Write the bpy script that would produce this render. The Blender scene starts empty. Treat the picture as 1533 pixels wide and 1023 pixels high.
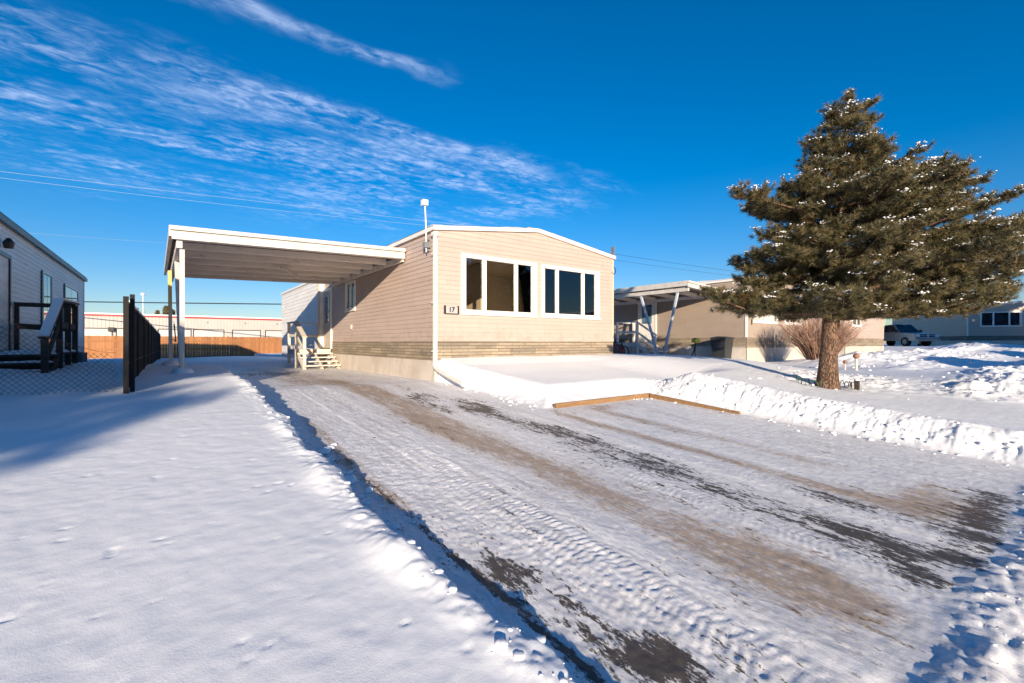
import bpy, math, random
import numpy as np
from mathutils import Vector, Matrix
S = bpy.context.scene
COL = S.collection
R = math.radians
rng = np.random.default_rng(7)
random.seed(7)

# ------------------------------------------------------------------ helpers
def tag(o, label=None, cat=None, group=None, kind=None):
    if label: o['label'] = label
    if cat: o['category'] = cat
    if group: o['group'] = group
    if kind: o['kind'] = kind
    return o

def empty(name, loc=(0, 0, 0), rz=0.0, label=None, cat=None, group=None):
    o = bpy.data.objects.new(name, None)
    o.empty_display_size = .2
    o.location = loc
    o.rotation_euler = (0, 0, rz)
    COL.objects.link(o)
    tag(o, label, cat, group)
    return o

def copy_tree(o, parent=None):
    c = o.copy()
    COL.objects.link(c)
    if parent: c.parent = parent
    for ch in list(o.children): copy_tree(ch, c)
    return c

class MB:
    def __init__(s): s.v = []; s.f = []; s.uv = []
    def poly(s, pts, uv=None):
        n = len(s.v); s.v += [tuple(p) for p in pts]
        s.f.append(tuple(range(n, n + len(pts))))
        s.uv += list(uv) if uv else [(0, 0)] * len(pts)
    def box(s, x0, x1, y0, y1, z0, z1):
        a = [(x0,y0,z0),(x1,y0,z0),(x1,y1,z0),(x0,y1,z0),(x0,y0,z1),(x1,y0,z1),(x1,y1,z1),(x0,y1,z1)]
        for q in ((0,3,2,1),(4,5,6,7),(0,1,5,4),(1,2,6,5),(2,3,7,6),(3,0,4,7)):
            s.poly([a[i] for i in q])
        return s
    def bar(s, a, b, w, h):
        """box-section bar from a to b: w horizontal, h vertical"""
        a = Vector(a); b = Vector(b); d = (b - a).normalized()
        up = Vector((0, 0, 1)) if abs(d.z) < .95 else Vector((0, 1, 0))
        sx = d.cross(up).normalized() * (w / 2); sz = sx.cross(d).normalized() * (h / 2)
        p = [a - sx - sz, a + sx - sz, a + sx + sz, a - sx + sz, b - sx - sz, b + sx - sz, b + sx + sz, b - sx + sz]
        for q in ((0,1,2,3),(4,7,6,5),(0,4,5,1),(1,5,6,2),(2,6,7,3),(3,7,4,0)):
            s.poly([p[i] for i in q])
        return s
    def tube(s, pts, r, n=8, caps=True):
        pts = [Vector(p) for p in pts]
        rs = r if isinstance(r, (list, tuple)) else [r] * len(pts)
        rings = []; ref = None
        for i, p in enumerate(pts):
            d = (pts[min(i + 1, len(pts) - 1)] - pts[max(i - 1, 0)]).normalized()
            if ref is None: ref = d.orthogonal().normalized()
            ref = (ref - d * ref.dot(d)).normalized()
            q = d.cross(ref)
            rings.append([p + (ref * math.cos(2 * math.pi * k / n) + q * math.sin(2 * math.pi * k / n)) * rs[i] for k in range(n)])
        b = len(s.v)
        for rg in rings: s.v += [tuple(p) for p in rg]
        for i in range(len(pts) - 1):
            for k in range(n):
                s.f.append((b + i * n + k, b + i * n + (k + 1) % n, b + (i + 1) * n + (k + 1) % n, b + (i + 1) * n + k)); s.uv += [(0, 0)] * 4
        if caps:
            s.f.append(tuple(b + k for k in range(n))[::-1]); s.uv += [(0, 0)] * n
            s.f.append(tuple(b + (len(pts) - 1) * n + k for k in range(n))); s.uv += [(0, 0)] * n
        return s
    def lathe(s, prof, c, n=16):
        b = len(s.v)
        for r, z in prof:
            for k in range(n):
                a = 2 * math.pi * k / n
                s.v.append((c[0] + r * math.cos(a), c[1] + r * math.sin(a), c[2] + z))
        for i in range(len(prof) - 1):
            for k in range(n):
                s.f.append((b + i * n + k, b + i * n + (k + 1) % n, b + (i + 1) * n + (k + 1) % n, b + (i + 1) * n + k)); s.uv += [(0, 0)] * 4
        s.f.append(tuple(b + (len(prof) - 1) * n + k for k in range(n))); s.uv += [(0, 0)] * n
        return s
    def prism(s, prof, y0, y1, axis='y'):
        """extrude closed 2D profile [(a,z)] (counter-clockwise seen from -axis)"""
        def P(a, z, t): return (a, t, z) if axis == 'y' else (t, a, z)
        n = len(prof)
        f0 = [P(a, z, y0) for a, z in prof]; f1 = [P(a, z, y1) for a, z in prof]
        s.poly(f0 if axis == 'y' else f0[::-1]); s.poly(f1[::-1] if axis == 'y' else f1)
        for i in range(n):
            j = (i + 1) % n
            q = [f0[i], f1[i], f1[j], f0[j]]
            s.poly(q if axis == 'y' else q[::-1])
        return s
    def build(s, name, mat, parent=None, smooth=False, bevel=0):
        me = bpy.data.meshes.new(name)
        me.from_pydata(s.v, [], s.f)
        ul = me.uv_layers.new(name='UVMap')
        flat = [c for p in s.uv for c in p]
        if len(flat) == len(ul.data) * 2: ul.data.foreach_set('uv', flat)
        me.materials.append(mat)
        if smooth: me.polygons.foreach_set('use_smooth', [True] * len(me.polygons))
        me.update()
        o = bpy.data.objects.new(name, me)
        COL.objects.link(o)
        if parent: o.parent = parent
        if bevel:
            m = o.modifiers.new('Bevel', 'BEVEL'); m.width = bevel; m.segments = 2; m.limit_method = 'ANGLE'
        return o

def np_mesh(name, V, F, mat, parent=None, smooth=False):
    """V (n,3), F (m,k) fixed-k faces"""
    me = bpy.data.meshes.new(name)
    m, k = F.shape
    me.vertices.add(len(V)); me.vertices.foreach_set('co', V.astype(np.float32).ravel())
    me.loops.add(m * k); me.loops.foreach_set('vertex_index', F.astype(np.int32).ravel())
    me.polygons.add(m); me.polygons.foreach_set('loop_start', (np.arange(m) * k).astype(np.int32))
    me.polygons.foreach_set('loop_total', np.full(m, k, np.int32))
    if smooth: me.polygons.foreach_set('use_smooth', np.ones(m, bool))
    me.update(calc_edges=True)
    if mat: me.materials.append(mat)
    o = bpy.data.objects.new(name, me); COL.objects.link(o)
    if parent: o.parent = parent
    return o

# numpy gradient-ish value noise
def _h(ix, iy, sd):
    n = (ix.astype(np.int64) * 374761393 + iy.astype(np.int64) * 668265263 + sd * 1442695041) & 0x7fffffff
    n = (n ^ (n >> 13)) * 1274126177 & 0x7fffffff
    n = n ^ (n >> 16)
    return (n & 0xffff) / 65535.0
def vnoise(x, y, sd=0):
    ix = np.floor(x); iy = np.floor(y); fx = x - ix; fy = y - iy
    ux = fx * fx * fx * (fx * (fx * 6 - 15) + 10); uy = fy * fy * fy * (fy * (fy * 6 - 15) + 10)
    a = _h(ix, iy, sd); b = _h(ix + 1, iy, sd); c = _h(ix, iy + 1, sd); d = _h(ix + 1, iy + 1, sd)
    return (a + (b - a) * ux) * (1 - uy) + (c + (d - c) * ux) * uy - .5
def fbm(x, y, o=4, sd=0):
    r = 0; a = 1.0
    for i in range(o):
        r = r + a * vnoise(x * 2 ** i + 17.3 * i, y * 2 ** i - 9.1 * i, sd + i); a *= .5
    return r
def sst(a, b, x):
    t = np.clip((x - a) / (b - a), 0, 1); return t * t * (3 - 2 * t)

# ------------------------------------------------------------------ materials
def new_mat(name):
    m = bpy.data.materials.new(name); m.use_nodes = True
    nt = m.node_tree; nt.nodes.clear()
    out = nt.nodes.new('ShaderNodeOutputMaterial'); b = nt.nodes.new('ShaderNodeBsdfPrincipled')
    nt.links.new(b.outputs[0], out.inputs[0])
    return m, nt, b
def N(nt, t, **kw):
    n = nt.nodes.new('ShaderNode' + t)
    for k, v in kw.items():
        if k in n.inputs: n.inputs[k].default_value = v
        else: setattr(n, k, v)
    return n
def mixc(nt, fac, a, b):
    m = nt.nodes.new('ShaderNodeMix'); m.data_type = 'RGBA'
    for s, v in ((m.inputs[0], fac), (m.inputs[6], a), (m.inputs[7], b)):
        if hasattr(v, 'is_linked') or hasattr(v, 'links'): nt.links.new(v, s)
        else: s.default_value = v if not isinstance(v, tuple) else (*v[:3], 1)
    return m.outputs[2]
def ramp(nt, src, a, b, ca=0.0, cb=1.0):
    m = nt.nodes.new('ShaderNodeMapRange'); m.interpolation_type = 'SMOOTHSTEP'
    nt.links.new(src, m.inputs[0])
    m.inputs[1].default_value = a; m.inputs[2].default_value = b; m.inputs[3].default_value = ca; m.inputs[4].default_value = cb
    return m.outputs[0]
def coords(nt, scale=(1, 1, 1), kind='Object'):
    t = nt.nodes.new('ShaderNodeTexCoord'); mp = nt.nodes.new('ShaderNodeMapping')
    nt.links.new(t.outputs[kind], mp.inputs[0]); mp.inputs['Scale'].default_value = scale
    return mp.outputs[0]
def noise(nt, vec, sc, det=4, rough=.55, dist=0):
    n = N(nt, 'TexNoise'); n.inputs['Scale'].default_value = sc; n.inputs['Detail'].default_value = det
    n.inputs['Roughness'].default_value = rough; n.inputs['Distortion'].default_value = dist
    nt.links.new(vec, n.inputs['Vector']); return n.outputs['Fac']
def bump(nt, h, b, st=.3, dist=.01, prev=None):
    n = N(nt, 'Bump'); n.inputs['Strength'].default_value = st; n.inputs['Distance'].default_value = dist
    nt.links.new(h, n.inputs['Height'])
    if prev: nt.links.new(prev, n.inputs['Normal'])
    if b: nt.links.new(n.outputs[0], b.inputs['Normal'])
    return n.outputs[0]
def math_(nt, op, a, b=None):
    m = nt.nodes.new('ShaderNodeMath'); m.operation = op
    for s, v in ((m.inputs[0], a), (m.inputs[1], b)):
        if v is None: continue
        if hasattr(v, 'links'): nt.links.new(v, s)
        else: s.default_value = v
    return m.outputs[0]

def simple(name, col, rough=.6, var=.12, nsc=3.0, bst=.15, bsc=60, metal=0, stretch=(1, 1, 1), dirt=None):
    m, nt, b = new_mat(name)
    v = coords(nt, stretch)
    f = ramp(nt, noise(nt, v, nsc, 5, .6), .25, .75)
    c1 = tuple(c * (1 - var) for c in col); c2 = tuple(min(1, c * (1 + var)) for c in col)
    c = mixc(nt, f, c1, c2)
    if dirt:
        d = ramp(nt, noise(nt, v, nsc * 2.3, 6, .7), .52, .72, 0, dirt[1])
        c = mixc(nt, d, c, dirt[0])
    nt.links.new(c, b.inputs['Base Color'])
    b.inputs['Roughness'].default_value = rough; b.inputs['Metallic'].default_value = metal
    if bst: bump(nt, noise(nt, v, bsc, 3), b, bst, .004)
    return m

M = {}
M['siding'] = simple('siding', (.46, .360, .312), .55, .05, 1.2, .12, 40, stretch=(.6, .6, 3), dirt=((.36, .28, .235), .35))
M['siding_grey'] = simple('siding_grey', (.74, .72, .69), .55, .05, 1.2, .12, 40, stretch=(.6, .6, 3), dirt=((.32, .30, .28), .3))
M['siding_tan'] = simple('siding_tan', (.36, .285, .225), .55, .05, 1.2, .12, 40, stretch=(.6, .6, 3))
M['siding_taupe'] = simple('siding_taupe', (.46, .36, .29), .55, .05, 1.2, .12, 40, stretch=(.6, .6, 3))
M['trim'] = simple('trim', (.72, .69, .64), .45, .05, 4, .08, 50, dirt=((.45, .42, .36), .25))
M['trim_cream'] = simple('trim_cream', (.50, .42, .33), .5, .06, 4, .08, 50)
M['carport_white'] = simple('carport_white', (.56, .53, .49), .5, .1, 3, .1, 40, dirt=((.30, .24, .18), .45))
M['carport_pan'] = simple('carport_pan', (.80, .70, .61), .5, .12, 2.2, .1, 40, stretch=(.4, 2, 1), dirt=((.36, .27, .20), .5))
M['pan_shaded'] = simple('pan_shaded', (.12, .09, .075), .6, .15, 3, .1, 40)  # shade between the ribs painted in: deck darkened, ribs lightened
M['snow_cap'] = simple('snow_cap', (.82, .825, .84), .7, .02, 6, .5, 25)
M['dark_metal'] = simple('dark_metal', (.02, .02, .022), .4, .2, 8, .1, 60)
M['grey_metal'] = simple('grey_metal', (.30, .31, .32), .4, .15, 8, .1, 60, metal=.6)
M['blue_post'] = simple('blue_post', (.42, .47, .55), .5, .15, 5, .1, 60)
M['green_post'] = simple('green_post', (.50, .60, .42), .5, .1, 5, .1, 60)
M['pale_wood'] = simple('pale_wood', (.60, .54, .46), .75, .2, 3, .4, 60, stretch=(1, 6, 6), dirt=((.34, .28, .22), .5))
M['dark_wood'] = simple('dark_wood', (.045, .030, .022), .8, .35, 4, .5, 50, stretch=(1, 5, 5), dirt=((.14, .12, .11), .4))
M['new_wood'] = simple('new_wood', (.24, .135, .06), .7, .2, 3, .3, 50, stretch=(1, 6, 6))
M['black_slat'] = simple('black_slat', (.009, .008, .009), .85, .3, 6, .1, 60)
M['interior'] = simple('interior', (.66, .62, .56), .8, .1, 2, 0)
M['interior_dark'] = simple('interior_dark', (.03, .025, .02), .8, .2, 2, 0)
M['concrete'] = simple('concrete', (.42, .40, .38), .85, .15, 6, .5, 40)
M['yellow'] = simple('yellow', (.62, .42, .03), .5, .1, 6, .1, 40)
M['bin'] = simple('bin', (.03, .032, .036), .5, .15, 6, .1, 40)
M['curtain'] = simple('curtain', (.50, .48, .44), .8, .2, 12, .3, 20, stretch=(6, 6, .1))
M['warehouse'] = simple('warehouse', (.40, .36, .33), .5, .05, 1, 0, 40)
M['red_trim'] = simple('red_trim', (.35, .03, .03), .5, .05, 1, 0, 40)
M['teal'] = simple('teal', (.03, .09, .10), .5, .05, 3, 0, 40)
M['rubber'] = simple('rubber', (.015, .015, .016), .8, .1, 5, .2, 40)
M['wire_pale'] = simple('wire_pale', (.38, .42, .48), .5, .05, 1, 0)
M['mesh_wire'] = simple('mesh_wire', (.010, .010, .011), .9, .1, 5, 0)
M['wire_dark'] = simple('wire_dark', (.02, .03, .04), .5, .05, 1, 0)
M['steel_white'] = simple('steel_white', (.7, .7, .7), .4, .05, 5, 0)

def weather_siding(m):
    nt = m.node_tree; b = next(n for n in nt.nodes if n.type == 'BSDF_PRINCIPLED')
    src = b.inputs['Base Color'].links[0].from_socket
    t = N(nt, 'TexCoord'); sp = N(nt, 'SeparateXYZ'); nt.links.new(t.outputs['UV'], sp.inputs[0])
    row = math_(nt, 'FLOOR', math_(nt, 'DIVIDE', math_(nt, 'SUBTRACT', sp.outputs[1], .03), .208))
    wn = N(nt, 'TexWhiteNoise'); wn.noise_dimensions = '1D'; nt.links.new(row, wn.inputs['W'])
    uu = math_(nt, 'DIVIDE', math_(nt, 'ADD', sp.outputs[0], math_(nt, 'MULTIPLY', wn.outputs['Value'], 3.66)), 3.66)
    w2 = N(nt, 'TexWhiteNoise'); w2.noise_dimensions = '2D'; cb = N(nt, 'CombineXYZ')
    nt.links.new(math_(nt, 'FLOOR', uu), cb.inputs[0]); nt.links.new(row, cb.inputs[1]); nt.links.new(cb.outputs[0], w2.inputs['Vector'])
    seam = ramp(nt, math_(nt, 'FRACT', uu), 0.0, .0035, .35, 0)
    k = math_(nt, 'ADD', math_(nt, 'MULTIPLY', w2.outputs['Value'], .10), seam)
    v = coords(nt, (1.2, 1.2, .35))
    st = ramp(nt, noise(nt, v, 6, 6, .7), .50, .72, 0, .16)
    low = math_(nt, 'MULTIPLY', ramp(nt, sp.outputs[1], .03, .55, 1, 0), ramp(nt, noise(nt, coords(nt), 5, 5, .65), .42, .66, 0, .22))
    k = math_(nt, 'ADD', math_(nt, 'ADD', k, st), low)
    c = mixc(nt, k, src, (.20, .155, .12))
    nt.links.new(c, b.inputs['Base Color'])
for k_ in ('siding', 'siding_grey', 'siding_tan', 'siding_taupe'): weather_siding(M[k_])

def skirt_mat():
    m, nt, b = new_mat('skirting')
    v = coords(nt)
    t = N(nt, 'TexCoord'); sp = N(nt, 'SeparateXYZ'); nt.links.new(t.outputs['UV'], sp.inputs[0])
    c = mixc(nt, ramp(nt, noise(nt, v, 1.6, 5), .3, .7), (.47, .405, .345), (.57, .51, .45))
    w = math_(nt, 'FRACT', math_(nt, 'DIVIDE', sp.outputs[0], 1.22))
    seam = ramp(nt, w, 0, .012, 1, 0)
    c = mixc(nt, seam, c, (.2, .16, .12))
    low = ramp(nt, noise(nt, v, 5, 5), .55, .75, 0, .45)
    c = mixc(nt, low, c, (.32, .22, .13))
    nt.links.new(c, b.inputs['Base Color']); b.inputs['Roughness'].default_value = .6
    return m
M['skirting'] = skirt_mat()

def rock_mat(name, a, c_, dk):
    m, nt, b = new_mat(name)
    t = N(nt, 'TexCoord')
    br = N(nt, 'TexBrick'); nt.links.new(t.outputs['UV'], br.inputs['Vector'])
    br.inputs['Scale'].default_value = 1; br.inputs['Brick Width'].default_value = .42; br.inputs['Row Height'].default_value = .072
    br.inputs['Mortar Size'].default_value = .006; br.offset_frequency = 2; br.inputs['Mortar Smooth'].default_value = .4
    br.inputs['Color1'].default_value = (*a, 1); br.inputs['Color2'].default_value = (*c_, 1); br.inputs['Mortar'].default_value = (*dk, 1)
    br.inputs['Bias'].default_value = 0
    br2 = N(nt, 'TexBrick'); nt.links.new(t.outputs['UV'], br2.inputs['Vector'])
    br2.inputs['Scale'].default_value = 1; br2.inputs['Brick Width'].default_value = .81; br2.inputs['Row Height'].default_value = .144
    br2.inputs['Mortar Size'].default_value = .004; br2.inputs['Color1'].default_value = (.75, .75, .75, 1); br2.inputs['Color2'].default_value = (1.2, 1.15, 1.1, 1); br2.inputs['Mortar'].default_value = (.6, .6, .6, 1)
    mm = nt.nodes.new('ShaderNodeMix'); mm.data_type = 'RGBA'; mm.blend_type = 'MULTIPLY'; mm.inputs[0].default_value = 1
    nt.links.new(br.outputs['Color'], mm.inputs[6]); nt.links.new(br2.outputs['Color'], mm.inputs[7])
    n = noise(nt, coords(nt, (3, 3, 12)), 4, 6, .7)
    c = mixc(nt, ramp(nt, n, .35, .75, 0, .55), mm.outputs[2], dk)
    nt.links.new(c, b.inputs['Base Color']); b.inputs['Roughness'].default_value = .8
    h = math_(nt, 'ADD', math_(nt, 'MULTIPLY', br.outputs['Fac'], -1.0), math_(nt, 'MULTIPLY', n, .8))
    bump(nt, h, b, .8, .015)
    return m
M['rock'] = rock_mat('stone_veneer', (.25, .205, .15), (.36, .30, .22), (.16, .13, .10))
M['rock_dark'] = rock_mat('stone_veneer_dark', (.16, .145, .12), (.24, .215, .18), (.10, .09, .08))

def glass_mat(name, tint=.5):
    m = bpy.data.materials.new(name); m.use_nodes = True; nt = m.node_tree; nt.nodes.clear()
    out = N(nt, 'OutputMaterial'); tr = N(nt, 'BsdfTransparent'); tr.inputs[0].default_value = (tint, tint * .95, tint * .88, 1)
    gl = N(nt, 'BsdfGlossy'); gl.inputs['Roughness'].default_value = .01; gl.inputs[0].default_value = (.9, .95, 1, 1)
    fr = N(nt, 'Fresnel'); fr.inputs[0].default_value = 1.6
    f2 = math_(nt, 'MULTIPLY', fr.outputs[0], 1.6)
    mx = N(nt, 'MixShader'); nt.links.new(f2, mx.inputs[0]); nt.links.new(tr.outputs[0], mx.inputs[1]); nt.links.new(gl.outputs[0], mx.inputs[2])
    nt.links.new(mx.outputs[0], out.inputs[0]); return m
M['glass'] = glass_mat('window_glass', .95)
def darkglass(name, col=(.012, .016, .022)):
    m, nt, b = new_mat(name)
    c = mixc(nt, ramp(nt, noise(nt, coords(nt), 2.5, 3), .4, .6), col, tuple(x * 2.2 for x in col))
    nt.links.new(c, b.inputs['Base Color']); b.inputs['Roughness'].default_value = .03; b.inputs['IOR'].default_value = 1.6
    return m
M['dark_glass'] = darkglass('dark_glass')
M['door_glass'] = darkglass('door_glass', (.05, .10, .14))

def fence_mat():
    m, nt, b = new_mat('cedar_boards')
    t = N(nt, 'TexCoord'); sp = N(nt, 'SeparateXYZ'); nt.links.new(t.outputs['UV'], sp.inputs[0])
    wn = N(nt, 'TexWhiteNoise'); wn.noise_dimensions = '1D'
    nt.links.new(math_(nt, 'FLOOR', math_(nt, 'DIVIDE', sp.outputs[0], .143)), wn.inputs['W'])
    g = noise(nt, coords(nt, (14, 14, 1)), 1.5, 5, .6)
    c = mixc(nt, wn.outputs['Value'], (.25, .10, .032), (.38, .165, .055))
    c = mixc(nt, ramp(nt, g, .4, .8, 0, .5), c, (.13, .05, .018))
    nt.links.new(c, b.inputs['Base Color']); b.inputs['Roughness'].default_value = .75
    bump(nt, g, b, .3, .01)
    return m
M['cedar'] = fence_mat()

def bark_mat():
    m, nt, b = new_mat('pine_bark')
    v = coords(nt, (14, 14, 3.2)); n = noise(nt, v, 2.2, 7, .65, .6)
    vo = N(nt, 'TexVoronoi'); nt.links.new(v, vo.inputs['Vector']); vo.inputs['Scale'].default_value = 3; vo.feature = 'DISTANCE_TO_EDGE'; vo.inputs['Randomness'].default_value = 1
    cr = ramp(nt, vo.outputs['Distance'], 0, .14)
    c = mixc(nt, ramp(nt, n, .35, .7), (.11, .058, .036), (.33, .20, .125))
    c = mixc(nt, cr, (.045, .027, .018), c)
    nt.links.new(c, b.inputs['Base Color']); b.inputs['Roughness'].default_value = .9
    h = math_(nt, 'ADD', math_(nt, 'MULTIPLY', cr, .7), n); bump(nt, h, b, .9, .03)
    return m
M['bark'] = bark_mat()
def needle_mat():
    m, nt, b = new_mat('pine_needles')
    n = noise(nt, coords(nt), 5, 4); n2 = noise(nt, coords(nt), .9, 2)
    c = mixc(nt, ramp(nt, n, .3, .7), (.040, .042, .016), (.160, .125, .052))
    c = mixc(nt, ramp(nt, noise(nt, coords(nt), 3.1, 3), .6, .74, 0, .7), c, (.15, .075, .028))
    nt.links.new(c, b.inputs['Base Color']); b.inputs['Roughness'].default_value = .55
    return m
M['needles'] = needle_mat()
M['twig'] = simple('twig', (.26, .15, .10), .8, .25, 4, 0)

def snow_mat():
    m, nt, b = new_mat('snow')
    v = coords(nt)
    at = N(nt, 'Attribute'); at.attribute_name = 'cover'; sp = N(nt, 'SeparateColor'); nt.links.new(at.outputs['Color'], sp.inputs[0])
    n = noise(nt, v, .7, 4)
    c = mixc(nt, ramp(nt, n, .3, .7), (.79, .80, .825), (.84, .845, .86))
    dirt = math_(nt, 'MULTIPLY', sp.outputs[1], ramp(nt, noise(nt, coords(nt, (3, 1.5, 3)), 6, 6, .7), .40, .7))
    c = mixc(nt, dirt, c, (.36, .27, .19))
    nt.links.new(c, b.inputs['Base Color']); b.inputs['Roughness'].default_value = .65
    b.inputs['Specular IOR Level'].default_value = .25
    p = bump(nt, noise(nt, v, 9, 5, .6), None, .06, .006)
    # wind ripples
    p = bump(nt, noise(nt, v, 42, 3, .7), None, .22, .004, p)
    p = bump(nt, noise(nt, coords(nt, (1, 2.6, 1)), 14, 4, .6), None, .02, .006, p)
    bump(nt, noise(nt, v, 120, 3, .7), b, .35, .003, p)
    return m
M['snow'] = snow_mat()

def drive_mat():
    m, nt, b = new_mat('icy_driveway')
    at = N(nt, 'Attribute'); at.attribute_name = 'cover'; sp = N(nt, 'SeparateColor'); nt.links.new(at.outputs['Color'], sp.inputs[0])
    A, G, T = sp.outputs[0], sp.outputs[1], sp.outputs[2]
    v = coords(nt); vs = coords(nt, (1, .22, 1)); vf = coords(nt, (1, .45, 1))
    n_big = noise(nt, vs, 3.0, 8, .68, .3)
    n_mid = noise(nt, vs, 14, 8, .78, .2)
    n_fine = noise(nt, vf, 45, 6, .75)
    # packed snow / ice tone
    ice = mixc(nt, ramp(nt, n_mid, .38, .64), (.66, .655, .665), (.92, .915, .92))
    thin = ramp(nt, noise(nt, vf, 30, 8, .85), .52, .64, 0, .48)
    ice = mixc(nt, thin, ice, (.30, .28, .27))
    # sand
    s_in = math_(nt, 'ADD', G, math_(nt, 'MULTIPLY', math_(nt, 'SUBTRACT', n_mid, .5), 3.0))
    s_in = math_(nt, 'ADD', s_in, math_(nt, 'MULTIPLY', math_(nt, 'SUBTRACT', n_big, .5), 1.6))
    s_f = ramp(nt, math_(nt, 'ADD', s_in, math_(nt, 'MULTIPLY', math_(nt, 'SUBTRACT', n_fine, .5), 2.0)), .25, 1.15, 0, .85)
    sand = mixc(nt, n_fine, (.22, .135, .075), (.46, .33, .215))
    c = mixc(nt, s_f, ice, sand)
    # bare asphalt
    a_in = math_(nt, 'ADD', A, math_(nt, 'MULTIPLY', math_(nt, 'SUBTRACT', n_big, .5), 2.0))
    a_in = math_(nt, 'ADD', a_in, math_(nt, 'MULTIPLY', math_(nt, 'SUBTRACT', n_mid, .5), 3.4))
    a_in = math_(nt, 'ADD', a_in, math_(nt, 'MULTIPLY', math_(nt, 'SUBTRACT', n_fine, .5), 2.4))
    a_f = ramp(nt, a_in, .55, .80)
    asp = mixc(nt, noise(nt, v, 160, 3), (.035, .031, .030), (.12, .105, .095))
    brn = math_(nt, 'MULTIPLY', G, .8)
    asp = mixc(nt, brn, asp, (.13, .085, .05))
    c = mixc(nt, a_f, c, asp)
    nt.links.new(c, b.inputs['Base Color'])
    r = ramp(nt, n_mid, .3, .7, .34, .62); nt.links.new(r, b.inputs['Roughness'])
    b.inputs['Specular IOR Level'].default_value = .35
    hh = math_(nt, 'SUBTRACT', math_(nt, 'ADD', n_mid, math_(nt, 'MULTIPLY', n_fine, .5)), math_(nt, 'MULTIPLY', a_f, .5))
    p = bump(nt, hh, None, .55, .014)
    bump(nt, noise(nt, v, 150, 3, .7), b, .3, .002, p)
    return m
M['drive'] = drive_mat()

# ------------------------------------------------------------------ terrain (camera eye is at z = 0)
def Dz(y):
    yy = np.clip(y, -1.5, 8.9)
    return -.84 - .065 * (8.9 - yy) - .003 * np.clip(y - 8.9, 0, 40)
def drive_d(x, y):
    """signed distance outside the cleared driveway (negative inside)"""
    def boxd(x0, x1, y0, y1):
        dx = np.maximum(x0 - x, x - x1); dy = np.maximum(y0 - y, y - y1)
        return np.where((dx > 0) & (dy > 0), np.hypot(dx, dy), np.maximum(dx, dy))
    xl = np.interp(y, [0, 1.3, 2.5, 9], [1.24, 1.22, 1.08, 1.05])
    a = boxd(xl, 7.45, .50, 5.5)
    b = boxd(xl, np.interp(y, [5.5, 8.0, 8.8], [4.75, 4.72, 4.60]), .50, 8.93)
    c = boxd(1.0, 4.60, 8.5, 17.2)
    return np.minimum(np.minimum(a, b), c)
def G(x, y, cx, cy, sx, sy, a): return a * np.exp(-((x - cx) / sx) ** 2 - ((y - cy) / sy) ** 2)
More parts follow.
